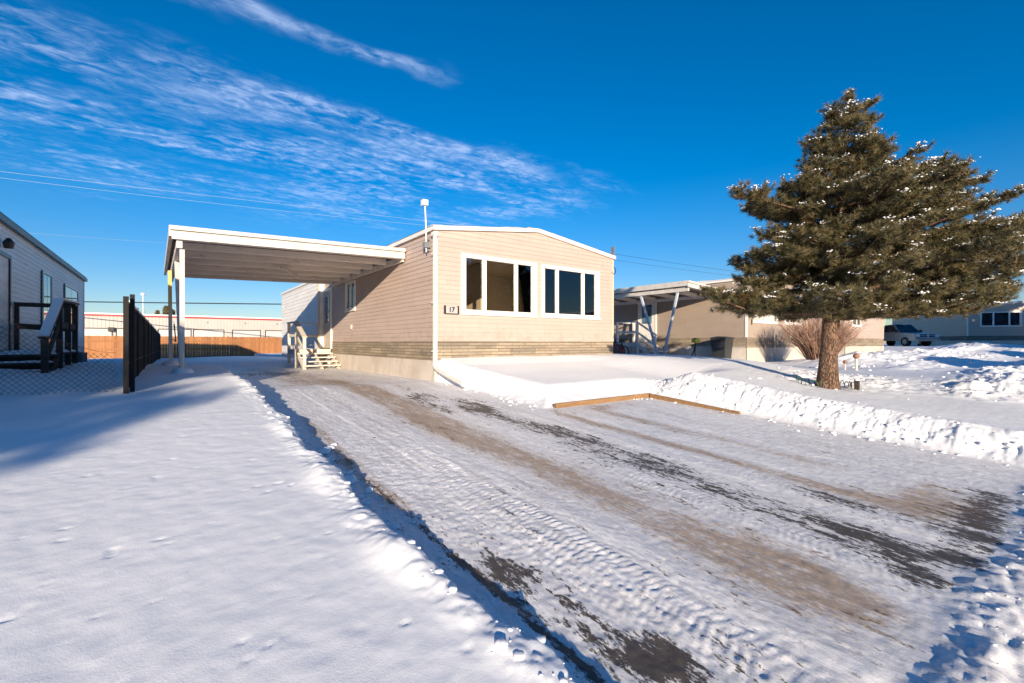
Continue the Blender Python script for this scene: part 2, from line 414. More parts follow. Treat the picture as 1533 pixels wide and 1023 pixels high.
def HZ(x, y, full=False):
    D = Dz(y)
    d0 = drive_d(x, y)
    wob = .07 * fbm(x * 1.6, y * 1.6, 2, 3) + .065 * fbm(x * 6, y * 6, 3, 5) + .015 * fbm(x * 22, y * 22, 2, 6)
    nearL = sst(3.5, 2.2, x)
    d = d0 + wob * (.38 + .62 * nearL)
    street = (y < .5)
    # --- left field
    ZL = D + np.interp(y, [0, 1, 4, 9, 14, 22, 34], [.13, .14, .185, .27, .26, .12, -.06]) + .06 * sst(-.2, -3, x) + .014 * fbm(x * .35, y * .35, 3, 9)
    # --- front / right yard
    ZY = np.interp(y, [-30, .5, 2.0, 3.35, 5.8, 7.5, 9.2, 12, 22], [-1.10, -1.10, -.97, -.84, -.47, -.37, -.34, -.55, -.75])
    far = sst(12.0, 14.0, x)
    ZF = -.78 + .46 * sst(34, 47, x) * sst(-10, 0, y) + .10 * fbm(x * .12, y * .12, 3, 21)
    ZY = ZY * (1 - far) + ZF * far
    ZN = np.interp(y, [-30, .5, 2.0, 5.5, 6.3, 7.4, 8.35, 8.95, 12, 22], [-1.10, -1.10, -.97, -.84, -.74, -.62, -.49, -.34, -.55, -.75])
    kn = sst(10.4, 8.6, x) * sst(4.9, 5.8, y)
    ZY = ZY * (1 - kn) + ZN * kn
    ZY = ZY + .025 * fbm(x * .5, y * .5, 2, 13)
    right = sst(2.9, 4.6, x)
    ZT = ZL * (1 - right) + ZY * right
    # bank width
    wl = .075 + .03 * fbm(x * 3, y * 3, 2, 31)
    wyard = np.interp(y, [0, 5.4, 5.9, 8.9], [.35, .35, .85, .16])
    w = wl * (1 - right) + np.where(x > 7.2, .80, wyard) * right
    k = sst(0, 1, np.clip(d, 0, None) / w)
    rise = ZT - D
    rise = np.where(y > 8.93, rise * sst(10.5, 8.93, y) * 0 + ZL - D, rise)
    rise = np.where((y > 8.93) & (x > 4.6), ZY - D, rise)
    rise = np.where(y < 1.0, rise * (1 - .93 * sst(1.3, 1.7, x) * sst(8.2, 7.2, x)), rise)
    # behind the carport
    soft = sst(9, 16, y) * (x < 4.6)
    H = D + rise * k
    H = np.where((y > 15.5) & (x < 4.6), D + rise * sst(0, 1.6, d), H)
    # lumpy plowed ridge right of pad
    lump = np.abs(fbm(x * 3.4, y * 3.4, 2, 41)) * .35 + .35 * np.abs(fbm(x * 9, y * 9, 4, 45)) + .26 * np.clip(fbm(x * 1.7, y * 1.7, 2, 43), 0, 1)
    ridge = np.exp(-((d0 - .42) / .30) ** 2) * (.10 + lump) * sst(6.9, 7.4, x) * sst(6.1, 5.3, y)
    ridge2 = np.exp(-((d0 - .50) / .34) ** 2) * sst(4.75, 5.3, y) * sst(6.3, 7.4, x) * .10
    H = H + ridge * .17 * sst(.0, .25, d)
    # small lumps on the left bank lip
    bank = np.exp(-((d0 - .14) / .10) ** 2) * sst(2.2, 1.6, x) * sst(9.3, 8.6, y)
    H = H + bank * (.055 * np.clip(fbm(x * 3.2, y * 3.2, 3, 51) + .12, 0, 1) + .022 * np.abs(fbm(x * 13, y * 13, 3, 53)))
    # big soft bump of the left bank near the camera
    H = H + G(x, y, .95, 2.35, .12, .22, .05) * sst(-.02, .06, d0) + G(x, y, .93, 3.6, .12, .25, .05) * sst(-.02, .06, d0)
    # street windrow
    wr = np.exp(-((y - .34 - .05 * np.sin(x * 2.3)) / .17) ** 2) * sst(1.6, 2.5, x)
    H = np.where(y < .5, np.minimum(H, D + .03) + 0 * H, H)
    H = H + wr * (.015 + .06 * np.abs(fbm(x * 6, y * 6, 4, 61)))
    # far windrow across the neighbour's frontage
    wr2 = np.exp(-((y - 1.75 - .12 * np.sin(x * .8)) / .55) ** 2) * sst(11, 12.5, x)
    H = H + wr2 * (.05 + .24 * np.abs(fbm(x * 2.2, y * 2.2, 4, 63)))
    # rough shovelled snow beside the pine
    rg = G(x, y, 11.6, 3.6, 1.4, .9, 1.0)
    H = H + rg * (.15 * np.abs(fbm(x * 3.2, y * 3.2, 4, 65)))
    # piles in front of the neighbours
    fa = np.exp(-((y - 6.0) / 1.5) ** 2) * sst(17.3, 19.5, x) * sst(60, 40, x)
    H = H + fa * (.26 + .36 * np.abs(fbm(x * .9, y * .9, 4, 67)))
    fb = np.exp(-((y - 3.9) / .7) ** 2) * sst(15.5, 18, x) * sst(60, 45, x)
    H = H + fb * (.05 + .15 * np.abs(fbm(x * 1.3, y * 1.3, 4, 69)))
    # far hump behind the carport
    H = H + G(x, y, 2.2, 25, 3.0, 4.5, .17) + G(x, y, -3.2, 15, 3, 3, .12)
    # well around the trunk
    H = H - G(x, y, 9.95, 3.35, .28, .28, .05)
    # snow on the ground generally
    H = H + .0035 * fbm(x * 9, y * 9, 3, 71) * (d0 > 0)
    H = H - .006 * sst(.56, .70, fbm(x * 13, y * 13, 2, 91) + .06) * (d0 > .25) * (y > 1.2) + .0012 * fbm(x * 24, y * 24, 2, 93) * (d0 > .1) * (y < 7)
    # tyre prints: chevron lugs pressed in the packed snow
    ins = sst(0.0, -.12, d)
    for cx, wd, amp, y0, y1 in ((2.0, .16, 1.25, .3, 10.5), (1.80, .11, .7, .3, 6.5), (3.42, .14, .7, .3, 9), (4.45, .13, .6, .3, 6.5), (5.95, .12, .5, .3, 6.2)):
        cxx = cx + .05 * np.sin(y * .55)
        u = (x - cxx) / wd
        win = sst(1.05, .85, np.abs(u)) * sst(y0, y0 + .5, y) * sst(y1, y1 - 3, y)
        ph = (y / .052) + np.abs(u) * .9 + .35 * np.sign(u) + 1.3 * fbm(x * 2.5, y * 1.7, 2, 79)
        lug = np.sin(2 * np.pi * ph) * .5 + .35 * np.cos(2 * np.pi * (u * 1.5))
        lug = lug * sst(6.6, 4.8, y)
        H = H + ins * win * amp * (lug * .0040 * np.clip(.9 + 1.1 * fbm(x * 7, y * 5, 3, 78), .0, 1.7) + .005) * (.75 + .6 * np.clip(fbm(x * 2, y * 1.2, 2, 77) + .4, 0, 1))
    H = H + ins * (.004 * fbm(x * 6, y * 1.0, 3, 81) + .0035 * fbm(x * 20, y * 7, 3, 83) + .0045 * fbm(x * 45, y * 22, 2, 85))
    crs = sst(1.35, 1.5, x) * sst(2.35, 2.1, x) * sst(7, 4, y)
    H = H + ins * crs * (.0055 * fbm(x * 16, y * 26, 3, 87))
    # raised packed snow between the ruts
    H = H + ins * .009 * sst(.18, 0, np.abs(x - 2.32 - .04 * np.sin(y))) + ins * .012 * sst(.16, 0, np.abs(x - 4.28 - .05 * np.sin(y * .7)))
    if full: return H, d, d0
    return H
def Z(x, y): return float(HZ(np.array([float(x)]), np.array([float(y)]))[0])

def axis_pts(segs):
    out = []
    for a, b, st in segs:
        n = max(1, int(round((b - a) / st))); out += list(np.linspace(a, b, n, endpoint=False))
    return out
def geo(a, b, st, k):
    out = []; x = a
    while x < b: out.append(x); st *= k; x += st
    return out + [b]
xs = axis_pts([(-3, -1.6, .04), (-1.6, .6, .02), (.6, 2.5, .0135), (2.5, 5.2, .025), (5.2, 9, .032), (9, 13, .05), (13, 30, .09)])
xs = [-v for v in geo(3, 500, .04, 1.13)][::-1][:-1] + xs + geo(30, 600, .09, 1.08)
ys = axis_pts([(-1.5, .1, .1), (.1, 4.6, .0135), (4.6, 7, .022), (7, 9.5, .04), (9.5, 20, .09)])
ys = [-v for v in geo(1.5, 500, .1, 1.15)][::-1][:-1] + ys + geo(20, 600, .1, 1.1)
xs = np.array(sorted(set(np.round(xs, 5)))); ys = np.array(sorted(set(np.round(ys, 5))))
X, Y = np.meshgrid(xs, ys)
Hh, dd, dd0 = HZ(X, Y, True)
ny, nx = X.shape
V = np.stack([X.ravel(), Y.ravel(), Hh.ravel()], 1)
idx = np.arange(nx * ny).reshape(ny, nx)
F = np.stack([idx[:-1, :-1], idx[:-1, 1:], idx[1:, 1:], idx[1:, :-1]], 2).reshape(-1, 4)
# cover masks
def streak(cx, w, y0, y1, amp, sd, soft=.8):
    c = cx + .10 * fbm(Y * .5, Y * 0 + sd, 2, sd)
    return amp * np.exp(-((X - c) / w) ** 2) * sst(y0, y0 + soft, Y) * sst(y1, y1 - soft, Y)
brown = (streak(2.92, .30, .45, 9.5, .95, 101) + streak(2.75, .22, 3.8, 11, .6, 102) + streak(4.82, .13, .9, 5.6, .85, 103)
         + streak(5.55, .15, 1.4, 5.5, .7, 104) + streak(6.3, .12, 2.6, 5.3, .35, 105) + streak(2.45, .9, 9, 17.5, .75, 106)
         + G(X, Y, 5.25, .95, .55, .33, 1.0) + G(X, Y, 4.75, 1.25, .22, .5, .5) + streak(1.38, .10, 2.6, 7, .7, 107)
         + G(X, Y, 2.85, 1.0, .38, .55, .45) + G(X, Y, 4.1, 8.4, .8, .6, .35) + G(X, Y, 5.9, 5.2, .9, .25, .5) + .12)
asph = (streak(3.80, .30, .45, 7.6, .58, 111) + G(X, Y, 3.85, 6.15, .35, .35, .75) + G(X, Y, 3.6, 7.4, .3, .3, .55) + G(X, Y, 1.62, 1.62, .16, .55, .34)
        + G(X, Y, 1.66, 1.2, .17, .16, .95) + G(X, Y, 1.48, 2.1, .1, .17, .9) + G(X, Y, 4.45, 1.35, .25, .5, .62)
        + G(X, Y, 3.45, .65, .2, .3, .8) + G(X, Y, 4.5, .55, .8, .24, .85) + G(X, Y, 5.6, .68, .7, .22, .9) + G(X, Y, 2.1, 13.7, .9, .8, .8) + G(X, Y, 3.8, .95, .2, .35, .55)
        + streak(3.3, .14, 5.3, 8, .4, 112) + streak(4.1, .2, 2.2, 5.2, .35, 113) + G(X, Y, 1.75, .85, .3, .25, .35) + .06)
asph = asph + G(X, Y, 1.34, 3.4, .035, 1.6, .6) + G(X, Y, 1.36, 1.6, .035, .9, .9)
wrk = np.exp(-((Y - .34) / .2) ** 2) * sst(1.6, 2.5, X)
asph = asph * (1 - wrk); brown = brown * (1 - .8 * wrk)
street_m = (Y < .5)
cov = np.zeros((ny * nx, 4), np.float32)
cov[:, 0] = np.clip(asph, 0, 1).ravel(); cov[:, 1] = np.clip(brown, 0, 1).ravel(); cov[:, 3] = 1
outside = dd.ravel() > .02
edge_dirt = np.exp(-((dd0 - .05) / .12) ** 2) * (X > 5) * .35 + G(X, Y, 9.95, 3.4, .45, .4, .8) + .25 * G(X, Y, 3.5, 17.5, 1.5, 1, 1)
cov[outside, 0] = 0; cov[outside, 1] = np.clip(edge_dirt.ravel()[outside], 0, 1)
fc = F[:, 0]; cxF = V[F].mean(1)
inD = (dd.ravel()[F].max(1) < .02) & (cxF[:, 1] >= .5)
inS = (cxF[:, 1] < .5) & (cxF[:, 1] > -8.5)
cov[(V[:, 1] < .1), 0] = .25
cov[(V[:, 1] < .1), 1] = .3
def sub_mesh(name, mask, mat):
    Fm = F[mask]; u, inv = np.unique(Fm, return_inverse=True)
    o = np_mesh(name, V[u], inv.reshape(-1, 4), mat, smooth=True)
    ca = o.data.color_attributes.new('cover', 'FLOAT_COLOR', 'POINT'); ca.data.foreach_set('color', cov[u].ravel())
    tag(o, kind='structure'); return o
sub_mesh('driveway', inD, M['drive'])
sub_mesh('road', inS & ~inD, M['drive'])
sub_mesh('snowy_ground', ~(inD | inS), M['snow'])

# ------------------------------------------------------------------ loose snow lumps (uncountable)
def ico(sub=1):
    import bmesh
    bm = bmesh.new(); bmesh.ops.create_icosphere(bm, subdivisions=sub, radius=1)
    v = np.array([p.co[:] for p in bm.verts]); f = np.array([[q.index for q in p.verts] for p in bm.faces]); bm.free(); return v, f
def lumps(pts, rad, name, mat, parent=None, sub=2, flat=.75, rough=.28, angular=False):
    iv, jf = ico(sub); n = len(pts)
    if angular: iv = iv / np.abs(iv).max(1, keepdims=True) ** .75
    a = rng.uniform(0, 6.28, n); sc = rng.uniform(.7, 1.3, (n, 3)); sc[:, 2] *= flat
    vv = iv[None] * (1 + rough * (rng.random((n, len(iv), 1)) - .5) * 2 * .5)
    vv = vv * sc[:, None] * rad[:, None, None]
    ca, sa = np.cos(a)[:, None], np.sin(a)[:, None]
    xx = vv[..., 0] * ca - vv[..., 1] * sa; yy = vv[..., 0] * sa + vv[..., 1] * ca
    VV = np.stack([xx, yy, vv[..., 2]], 2) + pts[:, None]
    FF = (jf[None] + (np.arange(n) * len(iv))[:, None, None]).reshape(-1, 3)
    return np_mesh(name, VV.reshape(-1, 3), FF, mat, parent, smooth=not angular)
P = []; RR = []
def scatter(n, fx, fy, r0, r1, pw=2.2):
    x = fx(n); y = fy(n); r = r0 + (r1 - r0) * rng.random(n) ** pw
    z = HZ(x, y) + r * .05
    P.append(np.stack([x, y, z], 1)); RR.append(r)
scatter(420, lambda n: 1.13 + rng.normal(0, .08, n), lambda n: rng.uniform(.9, 8.8, n), .004, .022)
scatter(34, lambda n: 1.14 + rng.normal(0, .09, n), lambda n: rng.uniform(2.6, 7.6, n), .02, .06)
scatter(230, lambda n: 7.75 + rng.normal(0, .25, n), lambda n: rng.uniform(.7, 5.7, n), .006, .032)
scatter(120, lambda n: rng.uniform(6.8, 8.2, n), lambda n: 5.65 + rng.normal(0, .15, n), .008, .03)
scatter(120, lambda n: rng.uniform(2.2, 7.5, n), lambda n: .33 + rng.normal(0, .10, n), .003, .010)
scatter(90, lambda n: rng.uniform(11.5, 24, n), lambda n: 1.8 + rng.normal(0, .4, n), .015, .05)
scatter(80, lambda n: 11.4 + rng.normal(0, 1.0, n), lambda n: 3.7 + rng.normal(0, .6, n), .012, .045)
scatter(120, lambda n: rng.uniform(16, 34, n), lambda n: 4.6 + rng.normal(0, .9, n), .025, .09)
scatter(60, lambda n: 4.75 + rng.normal(0, .12, n), lambda n: rng.uniform(5.5, 8.6, n), .01, .05)
o = lumps(np.concatenate(P), np.concatenate(RR), 'snow_chunks', M['snow'], sub=2, rough=.30, flat=.6, angular=True)
tag(o, 'small broken chunks of plowed snow strewn along the cleared driveway edges', 'snow', kind='stuff')

# ------------------------------------------------------------------ lapped siding with openings
def clip_poly(poly, prof):
    out = poly
    n = len(prof)
    for i in range(n):
        a = prof[i]; b = prof[(i + 1) % n]; inp = out; out = []
        def side(p): return (b[0] - a[0]) * (p[1] - a[1]) - (b[1] - a[1]) * (p[0] - a[0])
        for j in range(len(inp)):
            p = inp[j]; q = inp[(j + 1) % len(inp)]; sp_, sq = side(p), side(q)
            if sp_ >= -1e-9: out.append(p)
            if (sp_ > 1e-9 and sq < -1e-9) or (sp_ < -1e-9 and sq > 1e-9):
                t = sp_ / (sp_ - sq); out.append((p[0] + (q[0] - p[0]) * t, p[1] + (q[1] - p[1]) * t))
        if not out: return []
    return out
def lap_wall(mb, org, ud, nd, prof, holes=(), e=.104, lap=.012):
    """prof: convex ccw polygon in (u,z); holes (u0,u1,z0,z1); nd outward normal"""
    org = Vector(org); ud = Vector(ud); nd = Vector(nd); up = Vector((0, 0, 1))
    flip = ud.cross(up).dot(nd) < 0
    zs = [p[1] for p in prof]; us = [p[0] for p in prof]
    z0, z1 = min(zs), max(zs); u0, u1 = min(us), max(us)
    k = 0
    def put(poly, offs):
        pts = [org + ud * p[0] + up * p[1] + nd * o_ for p, o_ in zip(poly, offs)]
        uv = [(p[0], p[1]) for p in poly]
        if flip: pts = pts[::-1]; uv = uv[::-1]
        mb.poly(pts, uv)
    z = z0
    while z < z1 - 1e-6:
        zt = min(z + e, z1)
        cuts = sorted({z, zt} | {h for H_ in holes for h in (H_[2], H_[3]) if z < h < zt})
        off = lambda q: lap * (1 - (q - z) / e)
        for a, b in zip(cuts[:-1], cuts[1:]):
            iv = [(u0, u1)]
            for H_ in holes:
                if H_[2] < b - 1e-6 and H_[3] > a + 1e-6:
                    iv = [s for (p, q) in iv for s in ((p, min(q, H_[0])), (max(p, H_[1]), q)) if s[1] - s[0] > 1e-6]
            for p, q in iv:
                pl = clip_poly([(p, a), (q, a), (q, b), (p, b)], prof)
                if len(pl) >= 3:
                    put(pl, [off(w[1]) for w in pl])
                    if a == z and lap:
                        lo = [w for w in pl if abs(w[1] - a) < 1e-6]
                        if len(lo) == 2:
                            (ua, _), (ub, _) = sorted(lo)
                            pts = [org + ud * ua + up * a, org + ud * ub + up * a, org + ud * ub + up * a + nd * lap, org + ud * ua + up * a + nd * lap]
                            mb.poly(pts[::-1] if not flip else pts)
        z = zt
    return mb

def window(parent, org, ud, nd, u0, u1, z0, z1, trim, panes, glass, tw=.09, sash=.04, curtain=None):
    """framed window with jambs at pane splits; trim ring outside the opening u0..u1,z0..z1 ; panes: list of (a,b) glass extents"""
    org = Vector(org); ud = Vector(ud); nd = Vector(nd); up = Vector((0, 0, 1))
    def bx(mb, a, b, c, d, o0, o1):
        p = [org + ud * q + up * r + nd * o_ for o_ in (o0, o1) for q, r in ((a, c), (b, c), (b, d), (a, d))]
        fs = ((0,3,2,1),(4,5,6,7),(0,1,5,4),(1,2,6,5),(2,3,7,6),(3,0,4,7))
        fl = ud.cross(up).dot(nd) < 0
        for q in fs:
            pts = [p[i] for i in q]; mb.poly(pts[::-1] if fl else pts)
    f = MB()
    bx(f, u0, u1, z0, z0 + tw, -.02, .035); bx(f, u0, u1, z1 - tw, z1, -.02, .035)
    bx(f, u0, u0 + tw, z0 + tw, z1 - tw, -.02, .033); bx(f, u1 - tw, u1, z0 + tw, z1 - tw, -.02, .033)
    edges = [u0 + tw] + [v for pr in panes for v in pr] + [u1 - tw]
    for a, b in zip(edges[::2], edges[1::2]):
        if b - a > .004: bx(f, a, b, z0 + tw, z1 - tw, -.03, .012)
    fr = f.build('window', trim, parent)
    s = MB(); bx(s, u0 - .02, u1 + .02, z0 - .03, z0 - .001, -.01, .055); s.build('sill', trim, fr)
    for a, b in panes:
        g = MB(); bx(g, a, b, z0 + tw, z1 - tw, -.024, -.018); g.build('pane', glass, fr)
    if curtain:
        for a, b in curtain:
            n = 12; g = MB()
            for i in range(n):
                p0 = a + (b - a) * i / n; p1 = a + (b - a) * (i + 1) / n
                o0 = -.09 + .02 * (i % 2); o1 = -.09 + .02 * ((i + 1) % 2)
                g.poly([org + ud * p0 + up * z0 + nd * o0, org + ud * p1 + up * z0 + nd * o1, org + ud * p1 + up * z1 + nd * o1, org + ud * p0 + up * z1 + nd * o0])
            g.build('curtain', M['curtain'], fr)
    return fr

def snow_slab(name, x0, x1, y0, y1, zf, th, parent, mat, nx_=40, ny_=40, over=.02, sd=5, sides=True):
    """lumpy snow sheet with rounded rim lying on surface zf(x,y)"""
    gx = np.linspace(x0 - over, x1 + over, nx_); gy = np.linspace(y0 - over, y1 + over, ny_)
    A, B = np.meshgrid(gx, gy)
    e = np.minimum(np.minimum(A - gx[0], gx[-1] - A), np.minimum(B - gy[0], gy[-1] - B))
    rim = np.sqrt(np.clip(e / .10, 0, 1))
    T = zf(A, B) + .002 + (th * (.75 + 1.0 * fbm(A * 1.1, B * 1.1, 3, sd) + .35 * fbm(A * 5, B * 5, 2, sd + 3))) * rim
    T = np.maximum(T, zf(A, B) + .004)
    Vt = np.stack([A.ravel(), B.ravel(), T.ravel()], 1)
    i = np.arange(nx_ * ny_).reshape(ny_, nx_)
    Ft = np.stack([i[:-1, :-1], i[:-1, 1:], i[1:, 1:], i[1:, :-1]], 2).reshape(-1, 4)
    return np_mesh(name, Vt, Ft, mat, parent, smooth=True)

# ------------------------------------------------------------------ generic trailer home, local frame: x width, y depth, z = world z
def home(name, label, loc, rz, W, L, zb, zs, ze, zr, sid, rockm, front_wins, glass, trim, detailed=False, group=None,
         side_holes=(), skirt=True, frontskirt=True, curtain=False):
    """loc at front-left corner. zb ground, zs bottom of siding, ze eave, zr ridge"""
    o = empty(name, (loc[0], loc[1], 0), rz, label, 'mobile home', group)
    prof = [(0, zs), (W, zs), (W, ze), (W / 2, zr), (0, ze)]
    fh = [(a + .01, b - .01, c + .01, d - .01) for a, b, c, d, *_ in front_wins]
    mb = MB(); lap_wall(mb, (0, 0, 0), (1, 0, 0), (0, -1, 0), prof, fh)
    mb.build('front_wall', sid, o)
    mb = MB(); lap_wall(mb, (0, L, 0), (0, -1, 0), (-1, 0, 0), [(0, zs), (L, zs), (L, ze), (0, ze)], [(L - h[1], L - h[0], h[2], h[3]) for h in side_holes])
    mb.build('side_wall', sid, o)
    mb = MB(); lap_wall(mb, (W, 0, 0), (0, 1, 0), (1, 0, 0), [(0, zs), (L, zs), (L, ze), (0, ze)])
    mb.build('side_wall', sid, o)
    mb = MB(); lap_wall(mb, (W, L, 0), (-1, 0, 0), (0, 1, 0), prof)
    mb.build('rear_wall', sid, o)
    rb = zs - .42
    def band(za, zb_, off, mat, nm, which='fslr'):
        mb = MB()
        segs = {'f': ((0, -off), (W, -off)), 'r': ((W + off, 0), (W + off, L)), 'b': ((W, L + off), (0, L + off)), 'l': ((-off, L), (-off, 0))}
        for k in which:
            a, b = segs[k]; ln = math.hypot(b[0] - a[0], b[1] - a[1])
            ex = off if k in 'fb' else 0
            dx, dy = (b[0] - a[0]) / ln, (b[1] - a[1]) / ln
            a = (a[0] - dx * ex, a[1] - dy * ex); b = (b[0] + dx * ex, b[1] + dy * ex)
            mb.poly([(*a, za), (*b, za), (*b, zb_), (*a, zb_)], [(0, za), (ln, za), (ln, zb_), (0, zb_)])
        # cap and foot closing the band thickness
        c = [(-off, -off), (W + off, -off), (W + off, L + off), (-off, L + off)]
        mb.poly([(*p, zb_) for p in c])
        mb.build(nm, mat, o)
    band(rb, zs - .002, .012, rockm, 'stone_band', 'frbl')
    band(zb - .35, rb - .002, .022 if not detailed else .03, M['skirting'], 'skirting', 'frbl')
    # corner trims
    for cx, cy in ((0, 0), (W, 0), (0, L), (W, L)):
        mb = MB()
        sx = -1 if cx == 0 else 1; sy = -1 if cy == 0 else 1
        x0, x1 = sorted((cx + sx * .026, cx - sx * .05)); y0, y1 = sorted((cy + sy * .026, cy - sy * .05))
        mb.box(x0, x1, y0, y1, zs + .001, ze - .02)
        mb.build('corner_trim', M['trim_cream'] if sid is M['siding'] else trim, o)
    # roof shell
    ov = .07; t = .09
    sl = (zr - ze) / (W / 2)
    rf = MB()
    za = ze - ov * sl
    pr = [(-ov, za), (-ov, za + t), (W / 2, zr + t), (W + ov, za + t), (W + ov, za), (W / 2, zr)]
    y0, y1 = -ov, L + ov
    def ring(y): return [(a, y, z) for a, z in pr]
    A, B = ring(y0), ring(y1)
    for q in ((0, 1, 2, 5), (5, 2, 3, 4)):
        rf.poly([A[i] for i in q[::-1]]); rf.poly([B[i] for i in q])
    for i in range(6):
        j = (i + 1) % 6; rf.poly([A[i], A[j], B[j], B[i]])
    roof = rf.build('roof', trim, o)
    zf = lambda a, b: zr + t - np.abs(a - W / 2) * sl
    snow_slab('roof_snow', -ov, W + ov, -ov, L + ov, zf, .06, roof, M['snow_cap'], 60, 70, .015, 5 + int(abs(loc[0])))
    # windows
    for wi in front_wins:
        a, b, c, d, panes = wi
        window(o, (0, 0, 0), (1, 0, 0), (0, -1, 0), a, b, c, d, trim, panes, glass,
               curtain=[panes[0], panes[1]] if curtain else None)
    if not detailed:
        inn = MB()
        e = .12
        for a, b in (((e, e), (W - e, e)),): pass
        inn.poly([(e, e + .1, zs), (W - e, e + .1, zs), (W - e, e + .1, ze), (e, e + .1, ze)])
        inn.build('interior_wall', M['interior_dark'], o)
    return o

zs = .03; ze = 2.44; zr = 2.80
MX, MY = 4.59, 8.93
FW = [(.65, 2.86, .66, 2.02, [(.78, 1.24), (1.335, 2.18), (2.265, 2.715)]),
      (3.02, 5.18, .67, 2.01, [(3.14, 3.535), (3.625, 4.50), (4.59, 5.035)])]
main = home('mobile_home', 'beige mobile home with two wide white-framed front windows and a plaque reading 17', (MX, MY), 0, 5.76, 15.7, -.86, zs, ze, zr,
            M['siding'], M['rock'], FW, M['glass'], M['trim'], True, side_holes=[(5.28, 6.26, 1.02, 1.95)])
# swap side stone for the darker tone look: same stone, one mesh.
# interior room
mb = MB(); W, L = 5.76, 15.7
def room(mb, x0, x1, y0, y1, z0, z1):
    mb.poly([(x0, y1, z0), (x0, y1, z1), (x1, y1, z1), (x1, y1, z0)]); mb.poly([(x0, y0, z0), (x0, y0, z1), (x0, y1, z1), (x0, y1, z0)])
    mb.poly([(x1, y1, z0), (x1, y1, z1), (x1, y0, z1), (x1, y0, z0)])
    mb.poly([(x0, y0, z0), (x0, y1, z0), (x1, y1, z0), (x1, y0, z0)]); mb.poly([(x0, y0, z1), (x1, y0, z1), (x1, y1, z1), (x0, y1, z1)])
room(mb, .12, W - .12, .1, 4.6, zs + .02, ze - .04)
mb.box(2.85, 2.97, 2.6, 4.6, zs + .02, ze - .05); mb.box(3.6, 4.6, 4.1, 4.58, zs + .02, zs + .95)
# inner face of front wall
lap_wall(mb, (0, .1, 0), (1, 0, 0), (0, 1, 0), [(.12, zs), (W - .12, zs), (W - .12, ze - .04), (.12, ze - .04)], [(a + .05, b - .05, c + .05, d - .05) for a, b, c, d, _ in FW], 3, 0)
mb.build('interior_room', M['interior'], main)
# the two front windows have nothing closing the wall thickness: jamb liners
mb = MB()
for a, b, c, d, _ in FW:
    mb.box(a, a + .05, .0, .11, c, d); mb.box(b - .05, b, .0, .11, c, d); mb.box(a + .051, b - .051, .0, .11, c, c + .05); mb.box(a + .051, b - .051, .0, .11, d - .05, d)
mb.build('window_jamb', M['trim'], main)
# side window (x=0 face)
sw = window(main, (0, 6.26, 0), (0, -1, 0), (-1, 0, 0), 0, .98, 1.02, 1.95, M['trim'], [(.09, .46), (.52, .89)], M['dark_glass'], tw=.08)
# interior dark behind side window
# outlet box
MB().box(-.05, .0, 5.62, 5.74, .42, .56).build('outlet_box', M['trim_cream'], main, bevel=.008)
# door on side wall
dr = MB().box(-.045, -.005, 7.92, 8.83, -.20, 1.86).build('door', M['trim_cream'], main)
MB().box(-.056, -.046, 8.1, 8.62, .72, 1.66).build('door_pane', M['door_glass'], dr)
fr_ = MB(); fr_.box(-.06, 0, 7.84, 7.919, -.22, 1.95); fr_.box(-.06, 0, 8.831, 8.87, -.22, 1.95); fr_.box(-.06, 0, 7.92, 8.83, 1.861, 1.95); fr_.build('door_frame', M['trim'], dr)
MB().tube([(-.06, 8.03, .72), (-.10, 8.03, .72), (-.10, 8.10, .72)], .014, 6).build('handle', M['grey_metal'], dr)
# rear addition with grey siding, side face at x = 4.4
mb = MB(); ax = -.20; a0, a1 = 8.88, 15.9
lap_wall(mb, (ax, a1, 0), (0, -1, 0), (-1, 0, 0), [(0, -.72), (a1 - a0, -.72), (a1 - a0, 2.34), (0, 2.34)], e=.15)
lap_wall(mb, (ax, a0, 0), (1, 0, 0), (0, -1, 0), [(0, -.72), (.19, -.72), (.19, 2.34), (0, 2.34)], e=4, lap=0)
lap_wall(mb, (-.0, a1, 0), (-1, 0, 0), (0, 1, 0), [(0, -.72), (.2, -.72), (.2, 2.34), (0, 2.34)], e=4, lap=0)
ad = mb.build('addition_wall', M['siding_grey'], main)
MB().box(ax - .05, .0, a0 - .04, a1 + .05, 2.345, 2.43).build('fascia', M['trim'], ad)
MB().box(ax - .028, ax + .03, a0 - .022, a0 + .03, -.72, 2.34).build('corner_trim', M['trim_cream'], ad)
# downspout on the front-left corner + horizontal run over the snow
zc = Z(MX - .05, MY - .1)
mb = MB(); cx, cy = -.045, -.09
mb.bar((cx, cy, 2.38), (cx, cy, -.50), .075, .06)
mb.tube([(cx, cy, -.44), (cx, cy, -.50), (cx - .01, cy - .07, -.56), (cx - .03, cy - .25, -.60), (cx - .10, cy - 1.35, -.80)], .042, 10)
ds = mb.build('downspout', M['trim'], main)
for z_ in (1.9, .85, -.2): MB().box(cx - .043, cx + .043, cy - .035, 0, z_, z_ + .03).build('bracket', M['trim'], ds)
MB().box(cx - .05, cx + .05, cy - .045, 0, 2.30, 2.38).build('spout_head', M['trim'], ds)
# mast near corner on side wall
mb = MB(); my = .22
mb.tube([(-.10, my, 1.98), (-.10, my, 2.45), (-.13, my, 3.02)], .017, 8)
ms = mb.build('mast', M['steel_white'], main, smooth=True)
for z_ in (2.02, 2.26): MB().box(-.10, 0, my - .02, my + .02, z_, z_ + .03).build('bracket', M['grey_metal'], ms)
MB().box(-.16, -.02, my - .05, my + .05, 2.08, 2.20).build('junction_box', M['grey_metal'], ms)
MB().box(-.20, -.08, my - .06, my + .06, 3.0, 3.12).build('sensor_box', M['steel_white'], ms, bevel=.015)
